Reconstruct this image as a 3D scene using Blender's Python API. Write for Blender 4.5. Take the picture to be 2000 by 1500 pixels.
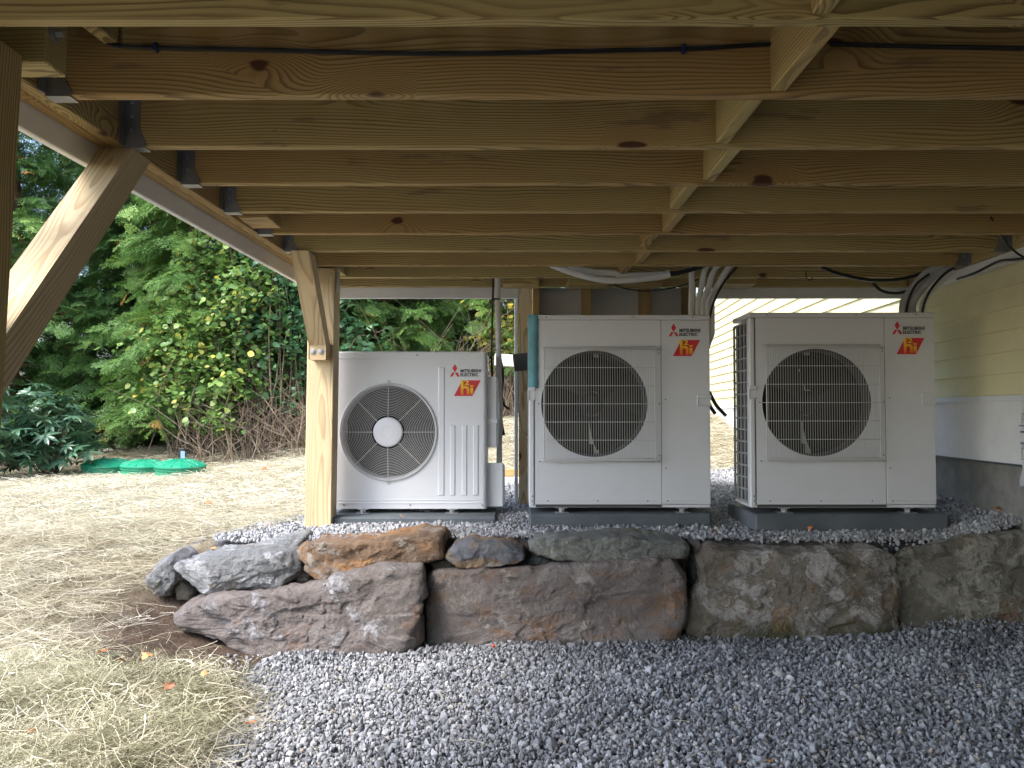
import bpy, math, random
import numpy as np
from mathutils import Vector, Matrix, Euler, noise
R = math.radians
random.seed(7); rng = np.random.default_rng(11)
for o in list(bpy.data.objects): bpy.data.objects.remove(o)
SC = bpy.context.scene; COL = SC.collection
H = 1.05          # camera height above the lower gravel; geometry below is written relative to eye level, then lifted

# ------------------------------------------------------------------ camera, world, sun, exposure
F = 1675.0; TH = R(1.9)
cam = bpy.data.cameras.new('camera'); co = bpy.data.objects.new('camera', cam); COL.objects.link(co)
cam.sensor_width = 36; cam.lens = F/2000*36; cam.clip_end = 600; cam.clip_start = .05
co.location = (0, 0, 0); co.rotation_euler = (R(90)+TH, 0, 0)
SC.camera = co
SUN_EL, SUN_AZ = R(50), R(232)      # azimuth clockwise from +Y: behind and to the left
w = bpy.data.worlds.new('World'); SC.world = w; w.use_nodes = True
nt = w.node_tree; sky = nt.nodes.new('ShaderNodeTexSky'); sky.sky_type = 'NISHITA'; sky.sun_disc = False
sky.sun_elevation = SUN_EL; sky.sun_rotation = SUN_AZ
sky.dust_density = 2.0; sky.air_density = 1.0; sky.ozone_density = 1.0
bg = nt.nodes['Background']; nt.links.new(sky.outputs[0], bg.inputs[0]); bg.inputs[1].default_value = .14
sl = bpy.data.lights.new('sun', 'SUN'); so = bpy.data.objects.new('sun', sl); COL.objects.link(so)
sl.energy = 1.05; sl.angle = R(25); sl.color = (1, .965, .92)
sd = Vector((math.sin(SUN_AZ)*math.cos(SUN_EL), math.cos(SUN_AZ)*math.cos(SUN_EL), math.sin(SUN_EL)))
so.rotation_euler = (-sd).to_track_quat('-Z', 'Y').to_euler()
so.location = sd*30
SC.view_settings.view_transform = 'Standard'; SC.view_settings.look = 'None'
SC.view_settings.exposure = 2.3; SC.view_settings.gamma = 1
SC.cycles.max_bounces = 8; SC.cycles.diffuse_bounces = 5; SC.cycles.use_denoising = True

def PX(px, py, d):
    """point at depth d seen at photo pixel"""
    u = (px-1000)/F; v = (750-py)/F
    Y = math.cos(TH)-v*math.sin(TH); Z = math.sin(TH)+v*math.cos(TH)
    return Vector((u/Y*d, d, Z/Y*d))

# ------------------------------------------------------------------ object helpers
WM = {}
def link(o, parent=None, M=None):
    M = M or Matrix.Identity(4)
    WM[o.name] = M
    COL.objects.link(o)
    if parent is not None:
        o.parent = parent; o.matrix_basis = WM[parent.name].inverted() @ M
    else: o.matrix_basis = M
    return o
def tag(o, label=None, cat=None, group=None, kind=None):
    if label: o['label'] = label
    if cat: o['category'] = cat
    if group: o['group'] = group
    if kind: o['kind'] = kind
    return o
def empty(name, loc, label, cat, group=None, parent=None):
    o = bpy.data.objects.new(name, None); o.empty_display_size = .05
    link(o, parent, Matrix.Translation(loc)); return tag(o, label, cat, group)
class MB:
    def __init__(s): s.v = []; s.f = []
    def add(s, vs, fs):
        n = len(s.v); s.v += [tuple(p) for p in vs]; s.f += [tuple(i+n for i in q) for q in fs]; return s
    def box(s, a, b):
        x0, y0, z0 = a; x1, y1, z1 = b
        return s.add([(x0,y0,z0),(x1,y0,z0),(x1,y1,z0),(x0,y1,z0),(x0,y0,z1),(x1,y0,z1),(x1,y1,z1),(x0,y1,z1)],
              [(0,3,2,1),(4,5,6,7),(0,1,5,4),(1,2,6,5),(2,3,7,6),(3,0,4,7)])
    def bbox(s, a, b, r=.004):
        """box with eased edges (all twelve)"""
        a = Vector(a); b = Vector(b); c = (a+b)/2; h = (b-a)/2
        vs = []; idx = {}
        for sx in (-1,1):
            for sy in (-1,1):
                for sz in (-1,1):
                    for ax in range(3):
                        p = [c[i]+(sx,sy,sz)[i]*(h[i]-(0 if i == ax else r)) for i in range(3)]
                        idx[(sx,sy,sz,ax)] = len(vs); vs.append(p)
        fs = []
        for ax in range(3):
            u, v_ = [(1,2),(2,0),(0,1)][ax]
            for sg in (-1,1):
                q = []
                for (a1, b1) in ((-1,-1),(1,-1),(1,1),(-1,1)):
                    k = [0,0,0]; k[ax] = sg; k[u] = a1; k[v_] = b1; q.append(idx[(*k, ax)])
                fs.append(q if sg > 0 else q[::-1])
        for ax in range(3):   # edges parallel to ax
            u, v_ = [(1,2),(2,0),(0,1)][ax]
            for su in (-1,1):
                for sv in (-1,1):
                    def K(e, w_):
                        k = [0,0,0]; k[ax] = e; k[u] = su; k[v_] = sv; return idx[(*k, w_)]
                    q = [K(-1,u), K(1,u), K(1,v_), K(-1,v_)]
                    fs.append(q if su*sv < 0 else q[::-1])
        for sx in (-1,1):
            for sy in (-1,1):
                for sz in (-1,1):
                    q = [idx[(sx,sy,sz,0)], idx[(sx,sy,sz,1)], idx[(sx,sy,sz,2)]]
                    fs.append(q if sx*sy*sz > 0 else q[::-1])
        return s.add(vs, fs)
    def tube(s, pts, r, n=8, cap=True, smooth_path=False):
        pts = [Vector(p) for p in pts]
        if smooth_path and len(pts) > 2: pts = catmull(pts, smooth_path)
        rs = r if isinstance(r, (list, tuple)) else [r]*len(pts)
        if len(rs) != len(pts): rs = [rs[0]+(rs[-1]-rs[0])*i/(len(pts)-1) for i in range(len(pts))]
        t0 = (pts[1]-pts[0]).normalized(); up = Vector((0,0,1)) if abs(t0.z) < .9 else Vector((0,1,0))
        nrm = t0.cross(up).normalized(); vs = []
        for i, p in enumerate(pts):
            t = (pts[min(i+1,len(pts)-1)]-pts[max(i-1,0)]).normalized()
            nrm = (nrm-t*nrm.dot(t)).normalized(); b = t.cross(nrm)
            for k in range(n):
                a = 2*math.pi*k/n; vs.append(p+(nrm*math.cos(a)+b*math.sin(a))*rs[i])
        fs = [(i*n+k, i*n+(k+1)%n, (i+1)*n+(k+1)%n, (i+1)*n+k) for i in range(len(pts)-1) for k in range(n)]
        if cap: fs += [tuple(range(n))[::-1], tuple(range((len(pts)-1)*n, len(pts)*n))]
        return s.add(vs, fs)
    def lathe(s, prof, c=(0,0,0), n=32, axis='z'):
        """prof: (radius, height) rows about axis"""
        vs = []
        for r, h in prof:
            for k in range(n):
                a = 2*math.pi*k/n; x, y = r*math.cos(a), r*math.sin(a)
                p = (x, y, h) if axis == 'z' else (x, h, -y) if axis == 'y' else (h, x, y)
                vs.append((c[0]+p[0], c[1]+p[1], c[2]+p[2]))
        fs = [(i*n+k, i*n+(k+1)%n, (i+1)*n+(k+1)%n, (i+1)*n+k) for i in range(len(prof)-1) for k in range(n)]
        return s.add(vs, fs)
    def torus(s, c, Rr, r, n=64, m=5):
        """ring in the XZ plane"""
        vs = []
        for i in range(n):
            a = 2*math.pi*i/n
            for k in range(m):
                b = 2*math.pi*k/m; q = Rr+r*math.cos(b)
                vs.append((c[0]+q*math.cos(a), c[1]+r*math.sin(b), c[2]+q*math.sin(a)))
        return s.add(vs, [(i*m+k, ((i+1)%n)*m+k, ((i+1)%n)*m+(k+1)%m, i*m+(k+1)%m) for i in range(n) for k in range(m)])
    def prism(s, poly, y0, y1):
        """poly of (x,z), counter-clockwise seen from -y, extruded y0..y1"""
        n = len(poly)
        vs = [(x, y0, z) for x, z in poly]+[(x, y1, z) for x, z in poly]
        return s.add(vs, [tuple(range(n)), tuple(range(n, 2*n))[::-1]]+[((i+1)%n, i, n+i, n+(i+1)%n) for i in range(n)])
    def build(s, name, m, parent=None, M=None, smooth=None):
        me = bpy.data.meshes.new(name); me.from_pydata(s.v, [], s.f); me.materials.append(m)
        if smooth:
            me.shade_smooth(); me.set_sharp_from_angle(angle=R(smooth))
        me.update()
        return link(bpy.data.objects.new(name, me), parent, M)
def catmull(p, k=6):
    q = [p[0]+(p[0]-p[1])]+p+[p[-1]+(p[-1]-p[-2])]; out = []
    for i in range(1, len(q)-2):
        for j in range(k):
            t = j/k; a, b, c, d = q[i-1:i+3]
            out.append(.5*((2*b)+(c-a)*t+(2*a-5*b+4*c-d)*t*t+(3*b-a-3*c+d)*t*t*t))
    return out+[p[-1]]
def copy_tree(o, loc=None, names=None):
    def rec(s, par):
        c = s.copy(); COL.objects.link(c); c.parent = par
        WM[c.name] = (WM[par.name] @ c.matrix_basis) if par else c.matrix_basis.copy()
        for ch in s.children: rec(ch, c)
        return c
    return rec(o, None)

# ------------------------------------------------------------------ materials
class NB:
    def __init__(s, name):
        s.m = bpy.data.materials.new(name); s.m.use_nodes = True; s.t = s.m.node_tree
        s.p = s.t.nodes['Principled BSDF']; s.out = s.t.nodes['Material Output']
    def n(s, typ, **kw):
        nd = s.t.nodes.new('ShaderNode'+typ)
        for k, v in kw.items():
            if k[0] == 'i' and k[1:].isdigit(): s.set(nd.inputs[int(k[1:])], v)
            elif k in ('op',): nd.operation = v
            elif hasattr(nd, k): setattr(nd, k, v)
            else: s.set(nd.inputs[k.replace('_', ' ')], v)
        return nd
    def set(s, sock, v):
        if hasattr(v, 'is_output'): s.t.links.new(v, sock)
        elif hasattr(v, 'outputs'): s.t.links.new(v.outputs[0], sock)
        else:
            if sock.type == 'RGBA' and len(v) == 3: v = (*v, 1)
            sock.default_value = v
    def math(s, op, a, b=0, c=0, clamp=False):
        nd = s.n('Math', i0=a, i1=b, i2=c); nd.operation = op; nd.use_clamp = clamp; return nd.outputs[0]
    def mix(s, f, a, b, blend='MIX'):
        nd = s.t.nodes.new('ShaderNodeMix'); nd.data_type = 'RGBA'; nd.blend_type = blend
        s.set(nd.inputs[0], f); s.set(nd.inputs[6], a); s.set(nd.inputs[7], b); return nd.outputs[2]
    def step(s, v, lo, hi, a=0., b=1.):
        nd = s.n('MapRange', i0=v, i1=lo, i2=hi, i3=a, i4=b); nd.interpolation_type = 'SMOOTHSTEP'; return nd.outputs[0]
    def noise(s, vec, scale, det=4, rough=.55, out=0, dist=0):
        return s.n('TexNoise', Vector=vec, Scale=scale, Detail=det, Roughness=rough, Distortion=dist).outputs[out]
    def vmul(s, vec, k):
        nd = s.n('VectorMath', i0=vec, i1=k); nd.operation = 'MULTIPLY'; return nd.outputs[0]
    def vadd(s, vec, k):
        nd = s.n('VectorMath', i0=vec, i1=k); nd.operation = 'ADD'; return nd.outputs[0]
    def obj(s): return s.n('TexCoord').outputs['Object']
    def rand(s): return s.n('ObjectInfo').outputs['Random']
    def bump(s, h, strength=.5, dist=.01):
        b = s.n('Bump', Strength=strength, Distance=dist, Height=h); s.t.links.new(b.outputs[0], s.p.inputs['Normal'])
    def fin(s, col, rough=.6, spec=None, metal=None):
        s.set(s.p.inputs['Base Color'], col); s.set(s.p.inputs['Roughness'], rough)
        if spec is not None: s.set(s.p.inputs['Specular IOR Level'], spec)
        if metal is not None: s.set(s.p.inputs['Metallic'], metal)
        return s.m

def wood_mat(name, light=(.50,.395,.17), dark=(.15,.095,.036), warm=(.44,.285,.115), knots=1., sawn=0.):
    b = NB(name); rnd = b.rand(); o = b.obj()
    r2 = b.math('FRACT', b.math('MULTIPLY', rnd, 37.7)); r3 = b.math('FRACT', b.math('MULTIPLY', rnd, 91.3))
    off = b.n('CombineXYZ', i0=b.math('MULTIPLY', rnd, 60), i1=0., i2=0.)
    p = b.vadd(o, off); sp = b.n('SeparateXYZ', i0=p)
    x, y, z = sp.outputs
    slow = b.noise(b.vmul(p, (.9, 5, 5)), 1.0, 2, .5); wob = b.noise(b.vmul(p, (2.2, 16, 16)), 1.0, 3, .5)
    # knots on the board's broad faces
    kv = b.n('CombineXYZ', i0=b.math('MULTIPLY', x, 3.6), i1=b.math('MULTIPLY', b.math('ADD', z, y), 6.5), i2=0.)
    vo = b.n('TexVoronoi', Vector=kv, Scale=1.0, Randomness=1.0, voronoi_dimensions='2D'); kd = vo.outputs['Distance']
    kc = b.n('SeparateColor', i0=vo.outputs['Color']).outputs[0]
    keep = b.math('LESS_THAN', kc, .18*knots)
    kz = b.n('SeparateColor', i0=vo.outputs['Color']).outputs[1]
    kn = b.math('MULTIPLY', b.step(b.math('ADD', b.math('ADD', kd, b.math('MULTIPLY', kz, .10)), b.math('MULTIPLY', b.math('SUBTRACT', wob, .5), .34)), .165, .115), keep)
    halo = b.math('MULTIPLY', b.step(kd, .60, .0), keep)
    yy = b.math('ADD', y, b.math('MULTIPLY', b.math('SUBTRACT', r2, .5), .12))
    zz = b.math('ADD', z, b.math('MULTIPLY', b.math('SUBTRACT', r3, .5), .34))
    rad = b.math('SQRT', b.math('ADD', b.math('POWER', yy, 2), b.math('POWER', zz, 2)))
    rad = b.math('ADD', rad, b.math('MULTIPLY', slow, .13))
    rad = b.math('ADD', rad, b.math('MULTIPLY', wob, .010))
    rad = b.math('ADD', rad, b.math('MULTIPLY', halo, .055))
    ph = b.math('FRACT', b.math('DIVIDE', rad, .0088))
    late = b.math('MULTIPLY', b.step(ph, .35, .92), b.step(ph, 1.0, .94))
    late = b.math('MULTIPLY', late, b.step(b.noise(b.vmul(p, (.7, 9, 9)), 1., 2, .5), .3, .62, .35, 1.))
    fib = b.noise(b.vmul(p, (6, 420, 420)), 1., 2, .6)
    tone = b.noise(b.vmul(p, (1.1, 3, 6)), 1., 3, .6)
    base = b.mix(b.step(b.math('ADD', tone, b.math('MULTIPLY', b.math('SUBTRACT', rnd, .5), .5)), .35, .8), light, warm)
    base = b.mix(b.step(r2, .55, 1., 0., .55), base, warm)
    c = b.mix(b.math('MULTIPLY', late, .85), base, dark)
    c = b.mix(b.math('MULTIPLY', b.step(fib, .35, .75), .20), c, dark)
    pit = b.noise(b.vmul(p, (45, 160, 160)), 1., 2, .5)
    pm = b.math('MULTIPLY', b.step(pit, .66, .74), b.step(b.noise(b.vmul(p, (1.2, 3, 9)), 1., 2, .5), .5, .62))
    c = b.mix(b.math('MULTIPLY', pm, .55), c, (.12, .075, .035))
    c = b.mix(b.math('MULTIPLY', halo, .28), c, (.30, .14, .05))
    c = b.mix(kn, c, (.085, .035, .018))
    st = b.step(b.noise(b.vmul(p, (2.4, 4, 12)), 1., 4, .6), .63, .69)
    c = b.mix(b.math('MULTIPLY', st, .50*knots), c, (.14, .085, .06))
    g = b.step(b.noise(b.vmul(p, (1.6, 5, 7)), 1., 5, .65), .55, .75)
    c = b.mix(b.math('MULTIPLY', g, .22), c, (.27, .27, .12))
    b.bump(b.math('ADD', b.math('MULTIPLY', fib, .5), b.math('MULTIPLY', late, -.6)), .35, .0012)
    return b.fin(c, b.step(fib, .2, .8, .6, .8), .3)
def plain(name, col, rough=.5, spec=.5, metal=0., var=.0, bump=0., bs=200, bd=.001, dirt=None, dirtamt=.3, ds=6):
    b = NB(name); c = col
    o = b.obj()
    if var: 
        v = b.noise(o, 9, 5, .6); c = b.mix(b.step(v, .3, .7), tuple(k*(1-var) for k in col), tuple(min(1, k*(1+var)) for k in col))
    if dirt: c = b.mix(b.math('MULTIPLY', b.step(b.noise(o, ds, 7, .7), .5, .75), dirtamt), c, dirt)
    if bump: b.bump(b.noise(o, bs, 3, .6), bump, bd)
    return b.fin(c, rough, spec, metal)
def stone_mat(name, c1, c2, stain, s_amt, white, w_amt, moss=0.):
    b = NB(name); o = b.obj()
    n1 = b.noise(o, 2.6, 8, .66, dist=.2); n2 = b.noise(o, 11, 9, .7); n3 = b.noise(b.vmul(o, (1,1,2.4)), 3.4, 10, .72, dist=.25); n4 = b.noise(o, 60, 5, .7)
    n5 = b.noise(b.vadd(o, (9.1, 3.3, 7.7)), 4.6, 12, .78, dist=.3); fine = b.noise(o, 240, 3, .7)
    c = b.mix(b.step(n1, .36, .64), c1, c2)
    c = b.mix(b.step(n2, .45, .72, 0., .55), c, tuple(k*.45 for k in c1))
    c = b.mix(b.step(n3, .60-.20*s_amt, .70-.20*s_amt, 0., .9), c, stain)
    m = b.step(n5, .625-.16*w_amt, .675-.16*w_amt)
    m = b.math('MULTIPLY', m, b.step(n4, .32, .55, .25, 1.))
    c = b.mix(m, c, white)
    vein = b.noise(b.vadd(o, (4., 8., 2.)), 5.5, 6, .6, dist=1.6)
    vn = b.step(b.math('ABSOLUTE', b.math('SUBTRACT', vein, .5)), .012, .0)
    c = b.mix(b.math('MULTIPLY', vn, .25), c, (.42, .36, .31))
    c = b.mix(b.step(n4, .35, .7, .0, .45), c, tuple(k*.6 for k in c2))
    c = b.mix(b.step(fine, .55, .8, .0, .4), c, (.38, .36, .33))
    if moss:
        sp = b.n('SeparateXYZ', i0=o)
        mm = b.math('MULTIPLY', b.step(sp.outputs[2], -.04, -.16), b.step(b.noise(o, 5, 5, .6), .38, .6))
        c = b.mix(b.math('MULTIPLY', mm, moss), c, (.06, .075, .03))
    hgt = b.math('ADD', b.math('MULTIPLY', n2, .7), b.math('ADD', b.math('MULTIPLY', n4, .32), b.math('MULTIPLY', fine, .09)))
    hgt = b.math('ADD', hgt, b.math('MULTIPLY', m, .12))
    b.bump(hgt, 1., .05)
    return b.fin(c, .88, .25)
def tint_mat(name, stops, rough=.6, translucent=0., spec=.4, bump=0., bs=80, attr='tint', dark=.0):
    """colour picked per instance from a ramp"""
    b = NB(name); a = b.n('Attribute', attribute_name=attr, attribute_type='INSTANCER')
    f = a.outputs['Fac']
    if dark:
        n = b.noise(b.obj(), bs, 2, .6); f = b.math('ADD', f, b.math('MULTIPLY', b.math('SUBTRACT', n, .5), dark), clamp=True)
    rp = b.n('ValToRGB', Fac=f); cr = rp.color_ramp
    while len(cr.elements) > 1: cr.elements.remove(cr.elements[-1])
    cr.elements[0].position = stops[0][0]; cr.elements[0].color = (*stops[0][1], 1)
    for p_, c_ in stops[1:]:
        e = cr.elements.new(p_); e.color = (*c_, 1)
    c = rp.outputs[0]
    if bump: b.bump(b.noise(b.obj(), bs, 3, .6), bump, .002)
    b.fin(c, rough, spec)
    if translucent:
        tr = b.n('BsdfTranslucent', i0=c); mx = b.n('MixShader', i0=translucent)
        b.t.links.new(b.p.outputs[0], mx.inputs[1]); b.t.links.new(tr.outputs[0], mx.inputs[2]); b.t.links.new(mx.outputs[0], b.out.inputs[0])
    return b.m

M = {}
M['wood'] = wood_mat('treated_pine')
M['post'] = wood_mat('post_pine', light=(.62,.51,.32), dark=(.34,.23,.12), warm=(.56,.43,.25), knots=.5)
M['pvc'] = plain('white_trim', (.74,.74,.74), .45, var=.03, dirt=(.45,.43,.4), dirtamt=.15)
M['siding'] = plain('yellow_siding', (.73,.68,.44), .5, var=.03, bump=.25, bs=60, bd=.001, dirt=(.45,.40,.25), dirtamt=.18, ds=3)
M['skirt'] = plain('skirt_board', (.72,.73,.76), .45, var=.03, dirt=(.4,.4,.4), dirtamt=.12)
M['concrete'] = plain('foundation_concrete', (.24,.235,.225), .9, .2, var=.18, bump=.5, bs=45, bd=.006, dirt=(.13,.12,.11), dirtamt=.6, ds=3)
M['acw'] = plain('enamel_white', (.66,.672,.705), .38, .45, var=.012, bump=.05, bs=700, bd=.0004, dirt=(.5,.47,.42), dirtamt=.16, ds=7)
M['acw1'] = plain('enamel_white_cool', (.71,.725,.76), .36, .45, var=.01, bump=.05, bs=700, bd=.0004, dirt=(.5,.48,.45), dirtamt=.12, ds=7)
M['grille'] = plain('wire_enamel', (.56,.56,.55), .4, .5)
M['black'] = plain('black_interior', (.012,.012,.014), .6, .3, var=.3)
M['shroud'] = plain('shroud_grey', (.07,.07,.075), .5, .4)
M['fan'] = plain('fan_grey', (.03,.032,.035), .45, .4, var=.1)
M['bracket'] = plain('motor_bracket', (.42,.43,.44), .5, .5)
M['coil'] = plain('coil_fins', (.014,.016,.02), .45, .5, var=.25)
M['coilg'] = plain('coil_guard', (.30,.31,.32), .5, .4)
M['zinc'] = plain('zinc_steel', (.42,.43,.45), .38, .5, .8, var=.12)
M['zincd'] = plain('hanger_steel', (.27,.275,.28), .45, .5, .7, var=.2)
M['screw'] = plain('screw_head', (.22,.22,.22), .4, .5, .6)
M['seam'] = plain('seam_gap', (.06,.06,.06), .8)
M['foam'] = plain('white_insulation', (.74,.74,.73), .7, .3, var=.05, bump=.2, bs=60, bd=.002, dirt=(.5,.48,.45), dirtamt=.2, ds=12)
M['tapeg'] = plain('grey_wrap', (.44,.45,.47), .35, .5, var=.15, bump=.5, bs=28, bd=.006)
M['cable'] = plain('black_rubber', (.012,.012,.014), .42, .5)
M['staple'] = plain('blue_staple', (.02,.03,.12), .4)
M['film'] = plain('teal_film', (.16,.42,.50), .28, .6, var=.18, bump=.5, bs=30, bd=.003)
M['lid'] = plain('green_plastic', (.010,.25,.135), .42, .5, var=.12, dirt=(.25,.25,.15), dirtamt=.25, ds=9)
M['compo'] = plain('grey_composite', (.075,.08,.088), .6, .4, var=.12, bump=.3, bs=90)
M['red'] = plain('logo_red', (.62,.03,.045), .45)
M['ink'] = plain('logo_black', (.02,.02,.025), .5)
M['bark'] = plain('bark', (.095,.062,.042), .9, .2, var=.4, bump=1., bs=30, bd=.02)
M['twig'] = plain('twigs', (.20,.155,.115), .85, .2, var=.35)
M['paper'] = plain('paper_sheet', (.66,.67,.72), .5)
M['plast'] = plain('clear_bag', (.5,.52,.56), .2, .6, bump=.6, bs=25, bd=.006)
M['berry'] = plain('red_berry', (.6,.06,.03), .3)
def pad_mat():
    b = NB('grey_pad'); o = b.obj(); n = b.noise(o, 4, 6, .6)
    c = b.mix(b.step(n, .35, .7), (.085,.10,.112), (.125,.142,.157)); c = b.mix(b.step(b.noise(o, 130, 3, .6), .6, .75, 0, .35), c, (.25,.26,.27))
    c = b.mix(b.step(b.noise(b.vmul(o, (3, 3, 9)), 2.2, 6, .7), .58, .75, 0, .4), c, (.20,.20,.19))
    b.bump(b.noise(o, 160, 3, .6), .3, .002); return b.fin(c, .75, .3)
M['pad'] = pad_mat()
def grad_yellow():
    b = NB('logo_yellow'); sp = b.n('SeparateXYZ', i0=b.obj())
    return b.fin(b.mix(b.step(sp.outputs[1], 0., .06), (.80,.30,.02), (.85,.58,.02)), .45)
def grad_z():
    b = NB('logo_yellow_fade'); g = b.n('SeparateXYZ', i0=b.n('TexCoord').outputs['Generated'])
    return b.fin(b.mix(b.step(g.outputs[2], 0., .8), (.80,.24,.02), (.85,.58,.02)), .45)
M['yelz'] = grad_z()
M['yel'] = plain('logo_yellow', (.85,.58,.02), .45)

# ------------------------------------------------------------------ terrain
def ss(a, b, t):
    u = np.clip((t-a)/(b-a), 0, 1); return u*u*(3-2*u)
def wob(x, y, s, k):  # smooth pseudo noise
    return (np.sin(x*1.7*s+k)*np.cos(y*1.3*s+2*k)+np.sin(x*3.1*s-y*2.7*s+3*k)*.5+np.sin(y*5.3*s+x*1.1*s+k*5)*.25)/1.75
def ground_h(x, y):
    x = np.asarray(x, float); y = np.asarray(y, float)
    low = -1.045+.055*ss(.9, 2.4, x)*ss(3.2, 4., y)+.014*wob(x, y, 1.3, .4)+.010*wob(x, y, 4.3, 2.4)
    ter = -.605+.03*ss(4.3, 5.0, y)+.085*ss(2.05, 2.5, x)-.02*ss(-.6, -1.3, x)+.008*wob(x, y, 2.1, 1.)
    back = .45*ss(7.5, 12.5, y)*ss(-4.2, 0.2, x)
    ter = ter+back
    yard = -.62-.05*np.clip(-x-1.5, 0, 9)+np.clip(.30-.030*(-x-3), .10, .38)*ss(10.9, 12.4, y)*ss(-.5, -3., x)
    yard = yard+back*.85*ss(-3.5, -1., x)
    yard = yard+.018*wob(x, y, .9, 2.)
    sl = ss(3.25, 4.75, y)
    left = low+(yard-low)*sl
    step = ss(4.05, 4.13, y)
    right = low+(ter-low)*step
    k = ss(-1.72, -1.12, x)*(1-step)+ss(-1.85, -1.45, x)*step
    k2 = k*(1-ss(4.6, 5.6, y))+ss(-1.6, -.6, x)*ss(4.6, 5.6, y)
    h = left*(1-k2)+right*k2
    return h-.35*ss(14, 40, y)*0
def gravel_mask(x, y):
    e = .07*wob(x, y, 3.3, .7)+.03*wob(x, y, 9, 2.7)
    lower = (x > -1.02+.06*(y < 3)+e+.25*ss(2.9, 1.8, y)*0) & (y < 3.985) & (x < 3.2)
    upper = (y >= 4.125-.10*(x > 1.75)) & (x > -1.42+e+.5*ss(4.6, 5.2, y)) & (y < 7.6+e*4+.3*x) & (x < 3.0)
    return lower | upper
def dirt_amount(x, y):
    return np.maximum(ss(-2.05, -1.6, x)*ss(-.82, -1.1, x)*ss(2.75, 3.25, y)*ss(4.2, 3.9, y), (x > -1.6)*(x < 1.75)*(y > 3.97)*(y < 4.14)*1.)
def ground():
    def axis(a, b, st, far, growth=1.22):
        c = list(np.arange(a, b, st)); s_ = st; v = c[-1]
        while v < far: s_ *= growth; v += s_; c.append(v)
        s_ = st; v = c[0]
        while v > -far: s_ *= growth; v -= s_; c.insert(0, v)
        return np.array(c)
    xs = axis(-6, 3.4, .045, 260); ys = axis(1.0, 9, .045, 260)
    X, Y = np.meshgrid(xs, ys); Z = ground_h(X, Y)
    fineb = np.array([[noise.fractal(Vector((float(a)*6, float(b)*6, 0)), 1., 2., 3) for a in xs] for b in ys])
    near = (np.abs(X+1) < 7) & (Y > 0) & (Y < 12)
    Z = Z+np.where(near, fineb*.012, 0)
    nx, ny = len(xs), len(ys)
    me = bpy.data.meshes.new('ground')
    V = np.stack([X, Y, Z], -1).reshape(-1, 3)
    i = np.arange(nx*ny).reshape(ny, nx)
    Fc = np.stack([i[:-1,:-1], i[:-1,1:], i[1:,1:], i[1:,:-1]], -1).reshape(-1, 4)
    me.from_pydata(V.tolist(), [], Fc.tolist())
    g = gravel_mask(X, Y).reshape(-1).astype(float); dd = dirt_amount(X, Y).reshape(-1)
    at = me.attributes.new('gravelly', 'FLOAT', 'POINT'); at.data.foreach_set('value', g)
    at = me.attributes.new('dirt', 'FLOAT', 'POINT'); at.data.foreach_set('value', dd)
    me.shade_smooth()
    b = NB('soil_and_straw'); o = b.obj()
    n1 = b.noise(o, 14, 8, .7); n2 = b.noise(b.vmul(o, (1, 1, 1)), 90, 4, .7)
    straw = b.mix(b.step(n1, .35, .65), (0.238,0.202,0.137), (0.360,0.324,0.238)); straw = b.mix(b.step(n2, .5, .7, 0, .7), straw, (.15,.12,.08))
    dirt = b.mix(b.step(n1, .35, .65), (.075,.052,.038), (.14,.10,.075)); dirt = b.mix(b.step(n2, .5, .75, 0, .5), dirt, (.05,.035,.025))
    grav = b.mix(b.step(n2, .3, .7), (.05,.05,.055), (.13,.135,.15))
    c = b.mix(b.n('Attribute', attribute_name='dirt').outputs['Fac'], straw, dirt)
    c = b.mix(b.n('Attribute', attribute_name='gravelly').outputs['Fac'], c, grav)
    b.bump(b.math('ADD', n1, n2), .9, .02); me.materials.append(b.fin(c, .95, .1))
    o = bpy.data.objects.new('ground', me); link(o); tag(o, kind='structure')
ground()

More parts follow.
